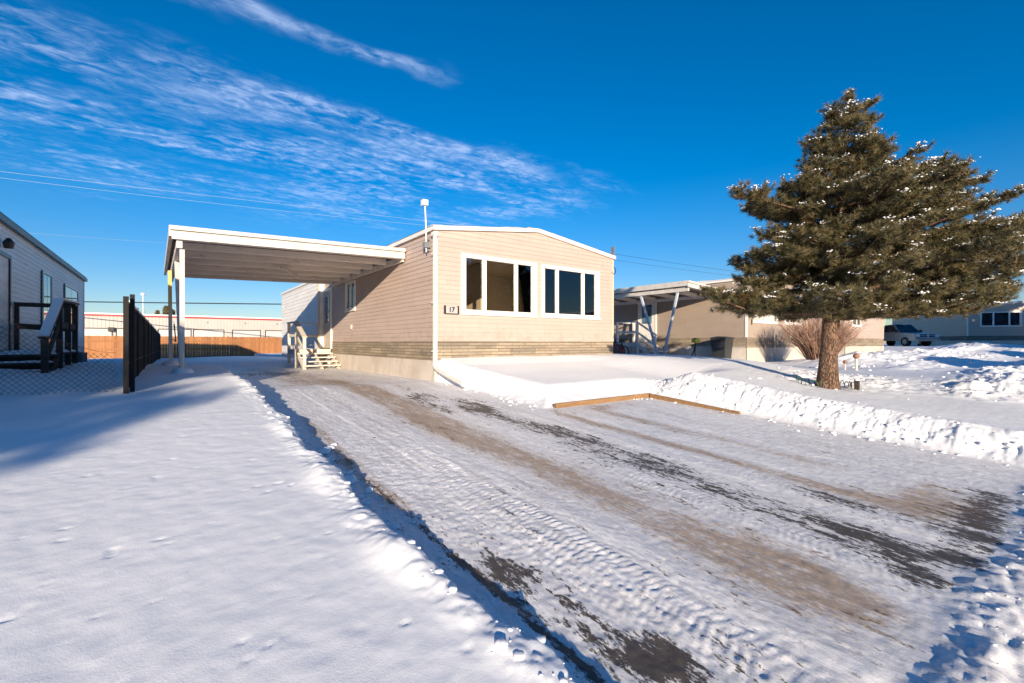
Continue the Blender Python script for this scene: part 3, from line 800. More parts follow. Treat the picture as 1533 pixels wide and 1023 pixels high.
# mast and cable loop at the right corner
mb = MB(); mb.box(W - .02, W + .07, -.04, .04, 2.36, 2.62)
MB().box(W + .00, W + .035, -.065, .06, 2.54, 2.80).build('meter_box', M['grey_metal'], main, bevel=.006)
MB().tube([(W + .03 + .085 * math.sin(a) , -.02, 2.10 + .10 * math.cos(a)) for a in [i * math.pi / 8 for i in range(0, 12)]], .012, 6).build('cable_loop', M['dark_metal'], main)
# roof vents
for vx, vy, hh in ((4.2, 6.5, .14), (2.9, .35, .05)):
    zz = zr + .09 - abs(vx - W / 2) * .125
    MB().lathe([(.075, -.05), (.075, hh), (.11, hh + .01), (.11, hh + .05), (.02, hh + .08)], (vx, vy, zz), 12).build('roof_vent', M['grey_metal'], main)
# house number plaque
pq = MB().box(.24, .535, -.05, -.02, .645, .80).build('number_plaque', simple('plaque', (.40, .375, .37), .4, .03, 4, 0), main)
mb = MB(); mb.box(.205, .239, -.062, -.018, .635, .815); mb.box(.536, .57, -.062, -.018, .635, .815); mb.box(.24, .535, -.056, -.018, .632, .644)
mb.build('plaque_bracket', M['dark_metal'], pq)
cu = bpy.data.curves.new('number_text', 'FONT'); cu.body = '17'; cu.size = .15; cu.extrude = .002; cu.offset = .005; cu.align_x = 'CENTER'; cu.align_y = 'CENTER'
tx = bpy.data.objects.new('number_text', cu); COL.objects.link(tx)
dg = bpy.context.evaluated_depsgraph_get()
me = bpy.data.meshes.new_from_object(tx.evaluated_get(dg)); bpy.data.objects.remove(tx)
me.materials.clear(); me.materials.append(M['dark_metal'])
tx = bpy.data.objects.new('number_text', me); COL.objects.link(tx); tx.parent = pq
tx.location = (.385, -.053, .722); tx.rotation_euler = (R(90), 0, 0)

# ------------------------------------------------------------------ carport of the main home
def carport(name, label, x0, x1, y0, y1, z_l, z_r, ribs, base_specs, postm, group, snow_side=True):
    """roof sheet slopes from x0 (outer) to x1 (house wall); posts from base_specs"""
    o = empty(name, (x0, y0, 0), 0, label, 'carport', group)
    Wc, Lc = x1 - x0, y1 - y0
    zt = lambda a: z_l + (z_r - z_l) * a / Wc
    mb = MB()
    mb.poly([(0, 0, zt(0)), (0, Lc, zt(0)), (Wc, Lc, zt(Wc)), (Wc, 0, zt(Wc))][::-1])
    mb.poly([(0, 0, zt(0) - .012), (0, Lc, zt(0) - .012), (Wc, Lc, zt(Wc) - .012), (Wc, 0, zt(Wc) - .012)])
    mb.build('roof_deck', M['pan_shaded'], o)
    for i in range(ribs + 1):
        yy = .06 + (Lc - .12) * i / ribs
        q = MB()
        q.bar((.06, yy, zt(.06) - .085), (Wc - .06, yy, zt(Wc - .06) - .080), .05, .125)
        q.bar((.06, yy + .075, zt(.06) - .151), (Wc - .06, yy + .075, zt(Wc) - .151), .07, .014)
        q.build('rafter', M['carport_pan'], o)
    q = MB(); q.bar((-.02, -.03, zt(0) - .08), (Wc - .02, -.03, zt(Wc) - .08), .045, .17)
    q.bar((-.05, -.05, zt(0) + .035), (Wc - .02, -.05, zt(Wc) + .035), .11, .075)
    q.build('fascia', M['carport_white'], o)
    q = MB(); q.bar((-.03, -.06, zt(0) - .02), (-.03, Lc + .03, zt(0) - .02), .06, .20)
    q.build('gutter', M['carport_white'], o)
    q = MB(); q.bar((.10, .02, zt(0) - .235), (.10, Lc - .02, zt(0) - .235), .09, .15)
    q.build('beam', M['carport_white'], o)
    q = MB(); q.bar((Wc - .04, .02, zt(Wc) - .16), (Wc - .04, Lc - .02, zt(Wc) - .16), .05, .14)
    q.build('ledger', M['carport_pan'], o)
    for (bx, by, tops, pm) in base_specs:
        zg = Z(x0 + bx, y0 + by)
        for (tx_, ty) in tops:
            q = MB(); q.bar((bx, by, zg - .15), (tx_, ty, zt(0) - .315), .078, .078)
            q.build('post', M[pm], o, bevel=.006)
        q = MB(); q.lathe([(.19, -.2), (.185, .03), (.14, .085), (.05, .10)], (bx, by, zg), 14); q.build('footing', M['snow_cap'], o, smooth=True)
    zf = lambda a, b: z_l + (z_r - z_l) * np.clip(a, 0, Wc) / Wc + .073 * np.exp(-(b / .08) ** 4)
    snow_slab('snow_layer', -.03, Wc, -.04, Lc, zf, .055, o, M['snow_cap'], 90, 60, .0, 15)
    return o
def stained_post():
    m, nt, b = new_mat('stained_post')
    t = N(nt, 'TexCoord'); sp = N(nt, 'SeparateXYZ'); nt.links.new(t.outputs['Object'], sp.inputs[0])
    n = noise(nt, coords(nt, (8, 8, 2)), 3, 5)
    zz = math_(nt, 'ADD', sp.outputs[2], math_(nt, 'MULTIPLY', n, .5))
    a = ramp(nt, zz, .75, 1.35); 
    c = mixc(nt, a, (.60, .54, .46), (.60, .42, .14))
    nt.links.new(c, b.inputs['Base Color']); b.inputs['Roughness'].default_value = .6
    return m
M['post_stained'] = stained_post()
cp = carport('carport', 'white flat-roofed carport with brown ribbed underside, snow on top, attached to the beige home', 0.0, MX - .02, 10.48, 16.6, 2.07, 2.20, 6,
        [(.17, .12, [(.17, .12), (.10, 1.75)], 'carport_white'), (-.0, 3.45, [(-.02, 3.45)], 'post_stained')], 'carport_white', None)
for ch in cp.children:
    if ch.type == 'MESH' and ch.name.split('.')[0] not in ('post', 'footing'):
        for vx in ch.data.vertices: vx.co.x -= .13 * max(0, 1 - vx.co.x / 4.57) * vx.co.y / 6.12 - .03 * max(0, 1 - vx.co.x / 4.57)
q = MB(); q.tube([(.05, .3, 1.9 - 1.55), (.09, 2.0, .02), (.05, 3.5, .08)], .012, 6); q.build('strap', M['teal'], cp)
q = MB(); q.bar((2.3, 2.6, 1.95), (2.9, 3.7, 1.93), .06, .05); q.build('brace', M['carport_white'], cp)

# ------------------------------------------------------------------ entry stairs builder
def stairs(name, label, x0, x1, y_front, y_back, zt, n, mat, group, rail='left', land=1.3):
    """treads along X descending toward -Y; landing from y_back to y_back+land"""
    o = empty(name, (x0, y_front, 0), 0, label, 'steps', group)
    Wd = x1 - x0; run = (y_back - y_front) / n
    zg = Z((x0 + x1) / 2, y_front)
    rise = (zt - zg) / (n + 1)
    for i in range(n):
        z = zg + rise * (i + 1); y = run * i
        for k in range(2):
            q = MB().box(0, Wd, y + k * .14, y + k * .14 + .13, z - .035, z); q.build('tread', mat, o)
        if i % 1 == 0:
            snow = MB(); snow.box(.02, Wd - .04, y + .01, y + .26, z + .002, z + .02)
    for xx in (.05, Wd / 2, Wd - .05):
        q = MB(); q.bar((xx, .0, zg - .05), (xx, run * n + .05, zt - .10), .04, .16); q.build('stringer', mat, o)
    yb = y_back - y_front
    for k in range(int(land / .145)):
        q = MB().box(-.02, Wd + .0, yb + .145 * k, yb + .145 * k + .137, zt - .035, zt); q.build('deck_board', mat, o)
    q = MB(); q.box(0, .04, yb + .01, yb + land - .05, zt - .19, zt - .036); q.box(0.041, Wd, yb, yb + .04, zt - .19, zt - .036); q.box(0.041, Wd, yb + land - .06, yb + land - .02, zt - .19, zt - .036)
    q.build('frame', mat, o)
    pts = [(.04, .12), (.04, yb + .06), (.04, yb + land - .08), (Wd - .05, yb + land - .08), (Wd - .05, yb + .06)]
    for k, (a, b) in enumerate(pts):
        top = zt + .92 if k else zg + rise + .88
        if k == 4: top = zt - .04
        zg2 = Z(x0 + a, y_front + b)
        q = MB().box(a - .045, a + .045, b - .045, b + .045, zg2 - .1, top); q.build('post', mat, o)
    q = MB(); q.bar((.04, .05, zg + rise + .90), (.04, yb + .10, zt + .94), .14, .04); q.bar((.04, yb + .10, zt + .94), (.04, yb + land - .03, zt + .94), .14, .04)
    q.bar((.04, yb + land - .08, zt + .94), (Wd, yb + land - .08, zt + .94), .10, .038)
    q.build('handrail', mat, o)
    q = MB(); q.bar((.04, .10, zg + rise + .45), (.04, yb + .08, zt + .48), .04, .09); q.bar((.04, yb + .08, zt + .48), (.04, yb + land - .05, zt + .48), .04, .09)
    q.bar((.04, yb + land - .12, zt + .48), (Wd, yb + land - .12, zt + .48), .04, .09)
    q.build('mid_rail', mat, o)
    return o
stairs('entry_steps', 'pale wooden entry steps and landing at the side door beneath the carport end', 3.38, 4.53, 15.55, 16.75, -.235, 4, M['pale_wood'], 'wooden entry steps', land=1.35)

# ------------------------------------------------------------------ driveway edging
def board(label, a, b, z0, z1, w=.055):
    q = MB(); n = 6
    for i in range(n):
        t0, t1 = i / n, (i + 1) / n
        pa = (a[0] + (b[0] - a[0]) * t0, a[1] + (b[1] - a[1]) * t0, z0 + (z1 - z0) * t0); pb = (a[0] + (b[0] - a[0]) * t1, a[1] + (b[1] - a[1]) * t1, z0 + (z1 - z0) * t1)
        if i == 0: q.bar(a + (z0,), b + (z1,), w, .14)
    e = q.build('edging_board', M['new_wood'], bevel=.006); tag(e, label, 'edging board', 'timber edging of the driveway'); return e
board('timber edging board along the far end of the driveway under the front yard snow', (4.98, 5.50), (7.47, 5.50), Dz(5.5) + .0, Dz(5.5) + .01)
board('timber edging board running towards the street beside the snow ridge', (7.40, 5.44), (7.45, 3.75), Dz(5.44) + .01, Dz(3.75) - .03)

# ------------------------------------------------------------------ neighbours
def wins(*spec): return list(spec)
FW2 = [(.55, 1.55, .82, 1.98, [(.64, .92), (1.0, 1.46)]), (1.62, 2.7, .82, 1.98, [(1.71, 2.05), (2.13, 2.6)]), (3.4, 5.2, .82, 1.98, [(3.5, 3.9), (3.98, 4.6), (4.68, 5.1)])]
n2 = home('mobile_home', 'tan mobile home behind the pine, with a V-post side canopy and pale curtains', (18.3, 8.93), 0, 5.8, 15.5, -.65, .21, 2.5, 2.78,
          M['siding_tan'], M['rock'], FW2, M['dark_glass'], M['trim'], curtain=False)
for p in ((.64, .80), (.86, .92), (1.0, 1.12), (1.36, 1.46), (1.71, 1.86), (2.0, 2.05), (2.13, 2.3)):
    pass
def curtain_strip(parent, a, b, z0, z1, y=-.0215):
    g = MB(); n = 10
    for i in range(n):
        p0 = a + (b - a) * i / n; p1 = a + (b - a) * (i + 1) / n
        g.poly([(p0, y - .004 - .004 * (i % 2), z0), (p1, y - .004 - .004 * ((i + 1) % 2), z0), (p1, y - .004 - .004 * ((i + 1) % 2), z1), (p0, y - .004 - .004 * (i % 2), z1)])
    return g
# blinds close behind neighbour glass
wn = [c for c in n2.children if c.name.startswith('window')]
for w_, (a, b) in zip(wn, ((.72, .92), (1.75, 1.98))):
    g = MB(); g.box(a, b, -.012, .0, .92, 1.88); g.build('blind', M['curtain'], w_)
for w_, (a, b) in zip(wn, ((1.04, 1.38), (2.16, 2.42))):
    g = MB(); g.box(a, b, -.012, .0, .92, 1.88); g.build('blind', M['curtain'], w_)
# door
d2 = MB().box(-.05, -.005, 4.25, 5.15, .02, 1.95).build('door', M['trim'], n2)
MB().box(-.058, -.051, 4.42, 4.98, .9, 1.8).build('door_pane', M['door_glass'], d2)
fr_ = MB(); fr_.box(-.06, 0, 4.17, 4.249, 0, 2.05); fr_.box(-.06, 0, 5.151, 5.22, 0, 2.05); fr_.box(-.06, 0, 4.25, 5.15, 1.951, 2.05); fr_.build('door_frame', M['trim'], d2)
MB().lathe([(.09, -.1), (.09, .34), (.15, .35), (.15, .40), (.06, .47)], (2.1, 9.0, 2.85), 12).build('chimney', M['grey_metal'], n2)
MB().box(.36, .42, -.03, -.018, .72, .92).build('light', M['dark_metal'], n2)
# lattice panel
q = MB()
for i in range(22):
    q.bar((-.035, .05 + i * .1, -.75), (-.035, .65 + i * .1, -.15), .008, .022); q.bar((-.044, .65 + i * .1, -.75), (-.044, .05 + i * .1, -.15), .008, .022)
q.build('lattice', M['trim'], n2)
cp2 = carport('canopy', 'snow-topped side canopy on blue-grey V posts at the tan neighbouring home', 15.75, 18.27, 9.9, 16.4, 2.28, 2.12, 6,
        [(.12, 1.25, [(.12, .5), (.12, 2.25)], 'blue_post'), (.12, 5.3, [(.12, 4.6), (.12, 6.0)], 'blue_post')], 'blue_post', None)
stairs('entry_steps', 'grey railed wooden steps under the canopy of the tan neighbouring home', 16.9, 18.2, 12.1, 13.1, .0, 3, M['trim'], 'wooden entry steps', land=1.3)

# wheelie bin
def bin_(label, x, y, rz):
    z = Z(x, y); o = empty('wheeled_bin', (x, y, z), rz, label, 'bin', 'dark wheeled bins')
    b = MB(); w0, w1, h = .24, .31, .98
    p0 = [(-w0, -w0, .08), (w0, -w0, .08), (w0, w0, .08), (-w0, w0, .08)]; p1 = [(-w1, -w1, h), (w1, -w1, h), (w1, w1, h), (-w1, w1, h)]
    b.poly(p0[::-1]); b.poly(p1)
    for i in range(4): b.poly([p0[i], p0[(i + 1) % 4], p1[(i + 1) % 4], p1[i]])
    b.build('body', M['bin'], o, bevel=.02)
    MB().prism([(-.34, h + .003), (.34, h + .003), (.34, h + .05), (0, h + .10), (-.34, h + .05)], -.35, .33).build('lid', M['bin'], o, bevel=.01)
    for s in (-1, 1): MB().tube([(s * .27, .24, .1), (s * .31, .24, .1)], .1, 14).build('wheel', M['rubber'], o)
    MB().tube([(-.2, .36, .92), (.2, .36, .92)], .018, 8).build('handle', M['bin'], o)
    return o
bin_('dark grey wheeled bin against the side wall of the tan neighbouring home', 17.9, 9.72, R(90))

# yellow-topped snow tool leaning in the snow
x, y = 14.7, 9.0; z = Z(x, y)
o = empty('snow_pusher', (x, y, z), 0, 'yellow-headed snow tool on a bent dark handle, upright in the snow between two homes', 'snow tool')
MB().tube([(-.18, 0, -.1), (-.14, 0, .22), (0, 0, .38), (.08, 0, .62)], .018, 8).build('handle', M['dark_metal'], o, smooth=True)
MB().tube([(.12, .1, -.1), (.1, .03, .25), (.08, 0, .62)], .014, 8).build('strut', M['dark_metal'], o, smooth=True)
MB().prism([(-.02, .62), (.20, .60), (.22, .68), (.10, .74), (-.02, .70)], -.06, .06).build('head', M['yellow'], o, bevel=.01); o.scale = (1.3, 1.3, 1.3)
# covered pile by right corner of the main home
x, y = 13.0, 11.3; z = Z(x, y)
o = empty('bicycle', (16.2, 13.6, Z(16.2, 13.6)), R(70), 'dark bicycle under a red and grey cover leaning by the canopy steps', 'bicycle')
for s in (-.5, .5):
    MB().tube([(s + .31 * math.cos(a), 0, .33 + .31 * math.sin(a)) for a in [k * math.pi / 10 for k in range(21)]], .022, 6, False).build('wheel', M['rubber'], o)
q = MB()
for a, b in (((-.5, .33), (-.12, .36)), ((-.12, .36), (.3, .85)), ((-.12, .36), (-.25, .85)), ((-.25, .8), (.3, .8)), ((.5, .33), (.32, .95)), ((-.5, .33), (-.25, .8))):
    q.tube([(a[0], 0, a[1]), (b[0], 0, b[1])], .02, 6)
q.build('frame', M['dark_metal'], o)
MB().bar((-.36, 0, .9), (-.14, 0, .9), .12, .05).build('saddle', M['rubber'], o)
MB().tube([(.32, -.26, .98), (.34, 0, .96), (.32, .26, .98)], .015, 6).build('handlebar', M['grey_metal'], o)
q = MB(); pr = [(-.35, .15), (.35, .12), (.28, .55), (.05, .72), (-.25, .6)]
q.prism(pr, -.14, .14); q.build('cover', simple('cover', (.22, .05, .045), .7, .6, 3, .4, 12, dirt=((.4, .4, .42), .9)), o, bevel=.04)

# third home, its wall end lit; fourth in shade
n3 = home('mobile_home', 'small far tan mobile home seen between the bare shrub and the parked pickup', (27.3, 8.4), 0, 6.2, 14, -.65, .22, 2.45, 2.75,
          M['siding'], M['rock'], [(1.0, 2.4, .85, 1.95, [(1.1, 1.7), (1.78, 2.3)])], M['dark_glass'], M['trim'])
FW4 = [(.85, 3.75, 1.42, 2.72, [(1.0, 1.75), (1.87, 2.85), (2.97, 3.6)]), (4.35, 7.3, 1.42, 2.72, [(4.5, 5.3), (5.42, 6.3), (6.42, 7.15)])]
n4 = home('mobile_home', 'shaded far grey-tan mobile home with large dark windows at the right edge', (57.2, 8.3), R(-55), 9.6, 14, -.5, .60, 3.08, 3.62,
          M['siding_taupe'], M['rock_dark'], FW4, M['dark_glass'], M['trim'])
cp4 = carport('carport', 'far low carport on pale green V posts sheltering the pickup', 47.0, 57.0, 11.6, 18.0, 2.35, 2.6, 6,
        [(.2, .4, [(.2, .1), (.2, 2.4)], 'green_post')], 'green_post', None)
bin_('dark wheeled bin in the shade under the far carport', 55.5, 11.0, 0)
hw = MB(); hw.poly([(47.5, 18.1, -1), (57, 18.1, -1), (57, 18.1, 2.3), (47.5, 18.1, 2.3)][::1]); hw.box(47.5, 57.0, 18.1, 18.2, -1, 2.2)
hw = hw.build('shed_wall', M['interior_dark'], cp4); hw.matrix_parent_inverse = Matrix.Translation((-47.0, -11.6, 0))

# pickup truck
def pickup(x, y, rz):
    z = Z(x, y)
    o = empty('pickup_truck', (x, y, z), rz, 'silver pickup truck with chrome grille parked nose out under the far carport', 'pickup truck')
    paint, nt, b = new_mat('silver_paint'); b.inputs['Base Color'].default_value = (.34, .36, .40, 1); b.inputs['Metallic'].default_value = .6; b.inputs['Roughness'].default_value = .3
    nt.links.new(mixc(nt, noise(nt, coords(nt), 2, 3), (.30, .32, .36), (.42, .44, .48)), b.inputs['Base Color'])
    # front toward -y
    body = MB()
    body.prism([(-2.7, .45), (2.7, .45), (2.75, 1.12), (.95, 1.14), (-1.25, 1.14), (-2.62, 1.02), (-2.75, .75)][::1], -.95, .95, 'x')
    bo = body.build('body', paint, o, bevel=.06)
    cab = MB(); A = [(-1.25, 1.142), (.95, 1.142), (.75, 1.80), (-.45, 1.86)]
    pts0 = [(-.88, a, z_) for a, z_ in A]; pts1 = [(.88, a, z_) for a, z_ in A]
    pts0[2] = (-.72,) + pts0[2][1:]; pts0[3] = (-.72,) + pts0[3][1:]; pts1[2] = (.72,) + pts1[2][1:]; pts1[3] = (.72,) + pts1[3][1:]
    cab.poly(pts0); cab.poly(pts1[::-1])
    for i in range(4): cab.poly([pts0[i], pts1[i], pts1[(i + 1) % 4], pts0[(i + 1) % 4]][::-1])
    cab.build('cab', paint, o, bevel=.04)
    def lerp(p, q_, t): return tuple(a + (b_ - a) * t for a, b_ in zip(p, q_))
    ws = MB(); a, b_, c, d = (-.80, -1.19, 1.19), (.80, -1.19, 1.19), (.68, -.52, 1.81), (-.68, -.52, 1.81)
    n_ = Vector((0, -.70, .75)) * .035
    ws.poly([tuple(Vector(p) + n_) for p in (a, b_, c, d)]); ws.build('windshield', M['dark_glass'], o)
    for s in (-1, 1):
        w = MB(); q4 = [(s * .895, -.95, 1.2), (s * .895, .75, 1.2), (s * .76, .62, 1.74), (s * .765, -.42, 1.76)]
        w.poly(q4 if s > 0 else q4[::-1]); w.build('side_window', M['dark_glass'], o)
    MB().box(-.55, .55, -2.80, -2.74, .72, 1.0).build('grille', M['dark_metal'], o)
    ch = MB(); ch.box(-.60, .60, -2.82, -2.77, .985, 1.03); ch.box(-.60, .60, -2.82, -2.77, .69, .73); ch.box(-.04, .04, -2.83, -2.80, .73, .985); ch.box(-.55, .55, -2.825, -2.801, .84, .87)
    ch.build('grille_trim', M['steel_white'], o)
    MB().box(-.93, .93, -2.90, -2.72, .42, .62).build('bumper', M['grey_metal'], o, bevel=.04)
    for s in (-1, 1): MB().box(min(s * .62, s * .90), max(s * .62, s * .90), -2.79, -2.70, .76, .98).build('headlight', M['steel_white'], o, bevel=.03)
    for s in (-1, 1):
        for yy in (-1.75, 1.7):
            w = MB().tube([(s * .72, yy, .38), (s * .96, yy, .38)], .38, 20).build('wheel', M['rubber'], o)
            MB().tube([(s * .955, yy, .38), (s * .972, yy, .38)], .22, 14).build('rim', M['grey_metal'], w)
        MB().box(min(s * .96, s * 1.12), max(s * .96, s * 1.12), -1.1, -.95, 1.18, 1.38).build('mirror', M['dark_metal'], o, bevel=.02)
    return o
pickup(50.3, 11.6, R(-36))

# left home, wall facing +X at x=-2.72
ln = home('mobile_home', 'white lapped mobile home at the left edge with a dark door frame and wooden deck', (-8.4, 5.5), 0, 5.68, 18.7, -.75, -.36, 2.44, 2.56,
          M['siding_grey'], M['rock_dark'], [], M['dark_glass'], M['trim'])
lw = [c for c in ln.children if c.name.startswith('side_wall')]
Wl = 5.68
for ya, yb, za, zb_ in ((16.95 - 5.5, 18.15 - 5.5, -.05, 1.9), (20.1 - 5.5, 22.7 - 5.5, .45, 1.88)):
    f = MB(); x_ = Wl
    f.box(x_, x_ + .045, ya, ya + .06, za, zb_); f.box(x_, x_ + .045, yb - .06, yb, za, zb_); f.box(x_, x_ + .045, ya + .061, yb - .061, zb_ - .06, zb_); f.box(x_, x_ + .045, ya + .061, yb - .061, za, za + .06)
    wf = f.build('window', M['trim'], ln)
    ym = (ya + yb) / 2
    MB().box(x_ + .004, x_ + .022, ya + .061, ym - .02, za + .061, zb_ - .061).build('pane', M['dark_glass'], wf)
    MB().box(x_ + .004, x_ + .022, ym + .02, yb - .061, za + .061, zb_ - .061).build('pane', M['door_glass'], wf)
    MB().box(x_ + .003, x_ + .042, ya - .10, ya - .005, za + .02, zb_ - .02).build('shutter', M['teal'], wf)
dl = MB().box(Wl, Wl + .04, 12.9 - 5.5, 13.75 - 5.5, -.15, 1.72).build('door', M['siding_grey'], ln)
fr_ = MB(); fr_.box(Wl, Wl + .07, 13.751 - 5.5, 13.83 - 5.5, -.2, 1.80); fr_.box(Wl, Wl + .07, 12.82 - 5.5, 12.899 - 5.5, -.2, 1.80); fr_.box(Wl, Wl + .07, 12.9 - 5.5, 13.75 - 5.5, 1.721, 1.80)
fr_.build('door_frame', M['dark_metal'], dl)
MB().lathe([(.07, -.16), (.09, -.05), (.03, .04)], (Wl + .12, 13.35 - 5.5, 2.05), 10).build('porch_light', M['dark_metal'], ln)
MB().box(Wl - .02, Wl + .10, -.1, 18.85, 2.38, 2.50).build('gutter', simple('eave_gutter', (.10, .14, .15), .5, .1, 3, 0), ln)
MB().box(Wl + .0, Wl + .25, 21.6 - 5.5, 22.9 - 5.5, -.95, -.36).build('storage_box', M['teal'], ln)

# deck of the left home
dk = empty('wooden_deck', (-2.66, 11.2, 0), 0, 'dark weathered wooden deck with snowy steps beside the white left home', 'deck')
def db(nm, *a, mat='dark_wood', **k):
    q = MB(); q.box(*a); return q.build(nm, M[mat], dk, **k)
ztd = -.20; zgd = -.80
for i in range(4):
    z = -.66 + .145 * i; y = .0 + .32 * i
    db('tread', .03, .92, y, y + .29, z - .045, z)
    db('riser', .05, .90, y + .27, y + .29, z - .15, z - .047)
    snow_slab('snow_layer', .05, .9, y + .01, y + .27, lambda a, b, z=z: z + 0 * a, .045, dk, M['snow_cap'], 26, 10, .0, 20 + i)
for k in range(14): db('deck_board', .03, .96, 1.30 + .14 * k, 1.43 + .14 * k, ztd - .04, ztd)
snow_slab('snow_layer', .05, .94, 1.32, 3.2, lambda a, b: ztd + 0 * a, .06, dk, M['snow_cap'], 26, 40, .0, 27)
for a, b, top in ((.90, 1.36, .80), (.90, 3.18, .85), (-.03, 3.18, .80), (.90, .05, .15), (.90, 2.3, .80)):
    db('post', a - .045, a + .045, b - .045, b + .045, -1.0, top)
q = MB(); q.bar((-.06, 3.18, .83), (.90, 3.18, .83), .10, .09); q.bar((-.03, 3.18, .36), (.90, 3.18, .30), .04, .12); q.build('rail', M['dark_wood'], dk)
q = MB(); q.bar((.90, -.02, .08), (.90, 1.30, .82), .15, .04); q.bar((.90, 1.30, .82), (.90, 3.2, .88), .15, .04); hr = q.build('handrail', M['dark_wood'], dk)
q = MB(); q.bar((.90, -.02, .118), (.90, 1.30, .858), .14, .035); q.bar((.90, 1.32, .858), (.90, 3.1, .918), .14, .035); q.build('rail_snow', M['snow_cap'], hr, bevel=.012)
q = MB(); q.bar((.90, .05, -.35), (.90, 1.36, .38), .04, .12); q.bar((.90, 1.36, .35), (.90, 3.2, .35), .04, .12); q.bar((.90, .0, -.82), (.90, 1.36, -.24), .04, .2); q.build('stringer', M['dark_wood'], dk)

# ------------------------------------------------------------------ black slat fence
fb_ = empty('slatted_fence', (-.47, 7.77, 0), 0, 'black privacy slat fence running away beside the left home, snow on its top rail', 'fence')
def fz(y): return .58 - .006 * (y - 7.8)
y = 7.95
for i in range(10):
    y0 = 7.83 + i * 2.3; y1 = y0 + 2.24
    q = MB(); yy = y0
    while yy < y1 - .05:
        zg = Z(-.47, yy) - .06
        q.box(-.018 + .012 * ((int(yy * 20)) % 2), .0 + .012 * ((int(yy * 20)) % 2), yy - 7.77, yy - 7.77 + .062, zg, fz(yy) - .09 + .02 * math.sin(yy * 7)); yy += .075
    q.build('slat_panel', M['black_slat'], fb_)
    q = MB(); q.tube([(.0, y0 - 7.77, fz(y0) - .05), (.0, y1 - 7.77, fz(y1) - .05)], .02, 6); q.tube([(.0, y0 - 7.77, fz(y0) - .85), (.0, y1 - 7.77, fz(y1) - .85)], .016, 6); q.build('rail', M['black_slat'], fb_)
    q = MB(); q.box(-.025, .03, y0 - 7.77 + .1, y1 - 7.8, fz(y0) - .045, fz(y0) - .015); q.build('rail_snow', M['snow_cap'], fb_, bevel=.008)
for i in range(11):
    yy = 7.77 + i * 2.3; zg = Z(-.47, yy)
    MB().box(-.025, .03, yy - 7.77 - .028, yy - 7.77 + .028, zg - .1, fz(yy) + (.02 if i else .02)).build('post', M['black_slat'], fb_)
MB().box(.035, .085, .10, .15, Z(-.4, 7.9) - .1, .64).build('post', M['black_slat'], fb_)

# chain-link panel sagging left of the post
cl = empty('chain_link_fence', (-.5, 7.77, 0), 0, 'sagging black chain-link mesh between the end post and the wooden deck', 'fence')
q = MB(); s = .065; x_l = -4.5
def top(xr): return np.interp(xr, [-4.5, -1.5, -1.2, -.8, -.45, -.05], [.36, .36, .30, .12, -.02, -.12]) + .03 * math.sin(xr * 5)
def warp(xr, z): return (xr + .015 * math.sin(z * 9 + xr * 3), .04 * math.sin(xr * 2.1 + z * 3) - .10 * max(0, z + .2), z + .012 * math.sin(xr * 11))
n = int((0 - x_l) / s)
for i in range(n + 22):
    for sg in (1, -1):
        pts = []
        xb = x_l - 1.4 + i * s if sg > 0 else x_l + i * s
        for k in range(24):
            xr = xb + sg * k * s; z = -.62 + k * s * .95
            if xr > -.02 or xr < x_l: continue
            if z > top(xr): continue
            if z < Z(xr - .5, 7.77) - .05: continue
            pts.append(warp(xr, z))
        if len(pts) > 1: q.tube(pts, .0022, 3, False)
q.build('mesh', M['mesh_wire'], cl)
q = MB(); q.tube([warp(a, top(a)) for a in np.linspace(x_l, -.05, 30)], .003, 4); q.build('top_wire', M['mesh_wire'], cl)

# ------------------------------------------------------------------ cedar fence at the back, in panels
cf = empty('cedar_fence', (-14, 36, 0), 0, 'orange-brown cedar board fence across the back of the lots', 'fence')
for i in range(10):
    x0 = i * 2.44; 
    zt = .40 - .004 * i
    f = MB(); k = 0
    while k * .143 < 2.3:
        f.box(x0 + .07 + k * .143, x0 + .07 + k * .143 + .139, -.02 + .008 * (k % 2), 0.0 + .008 * (k % 2), -1.25, zt + .008 * ((k * 7) % 3))
        k += 1
    pn = f.build('board_panel', M['cedar'], cf)
    uvl = pn.data.uv_layers[0]
    for lp in pn.data.loops:
        co = pn.data.vertices[lp.vertex_index].co; uvl.data[lp.index].uv = (co.x + .02, co.z)
    MB().box(x0 - .03, x0 + .06, -.06, .05, -1.3, zt + .05).build('post', M['cedar'], cf)
    r = MB(); r.box(x0 + .061, x0 + 2.41, -.05, -.021, zt - .32, zt - .23); r.box(x0 + .061, x0 + 2.41, -.05, -.021, -.45, -.36); r.build('rail', M['cedar'], cf)

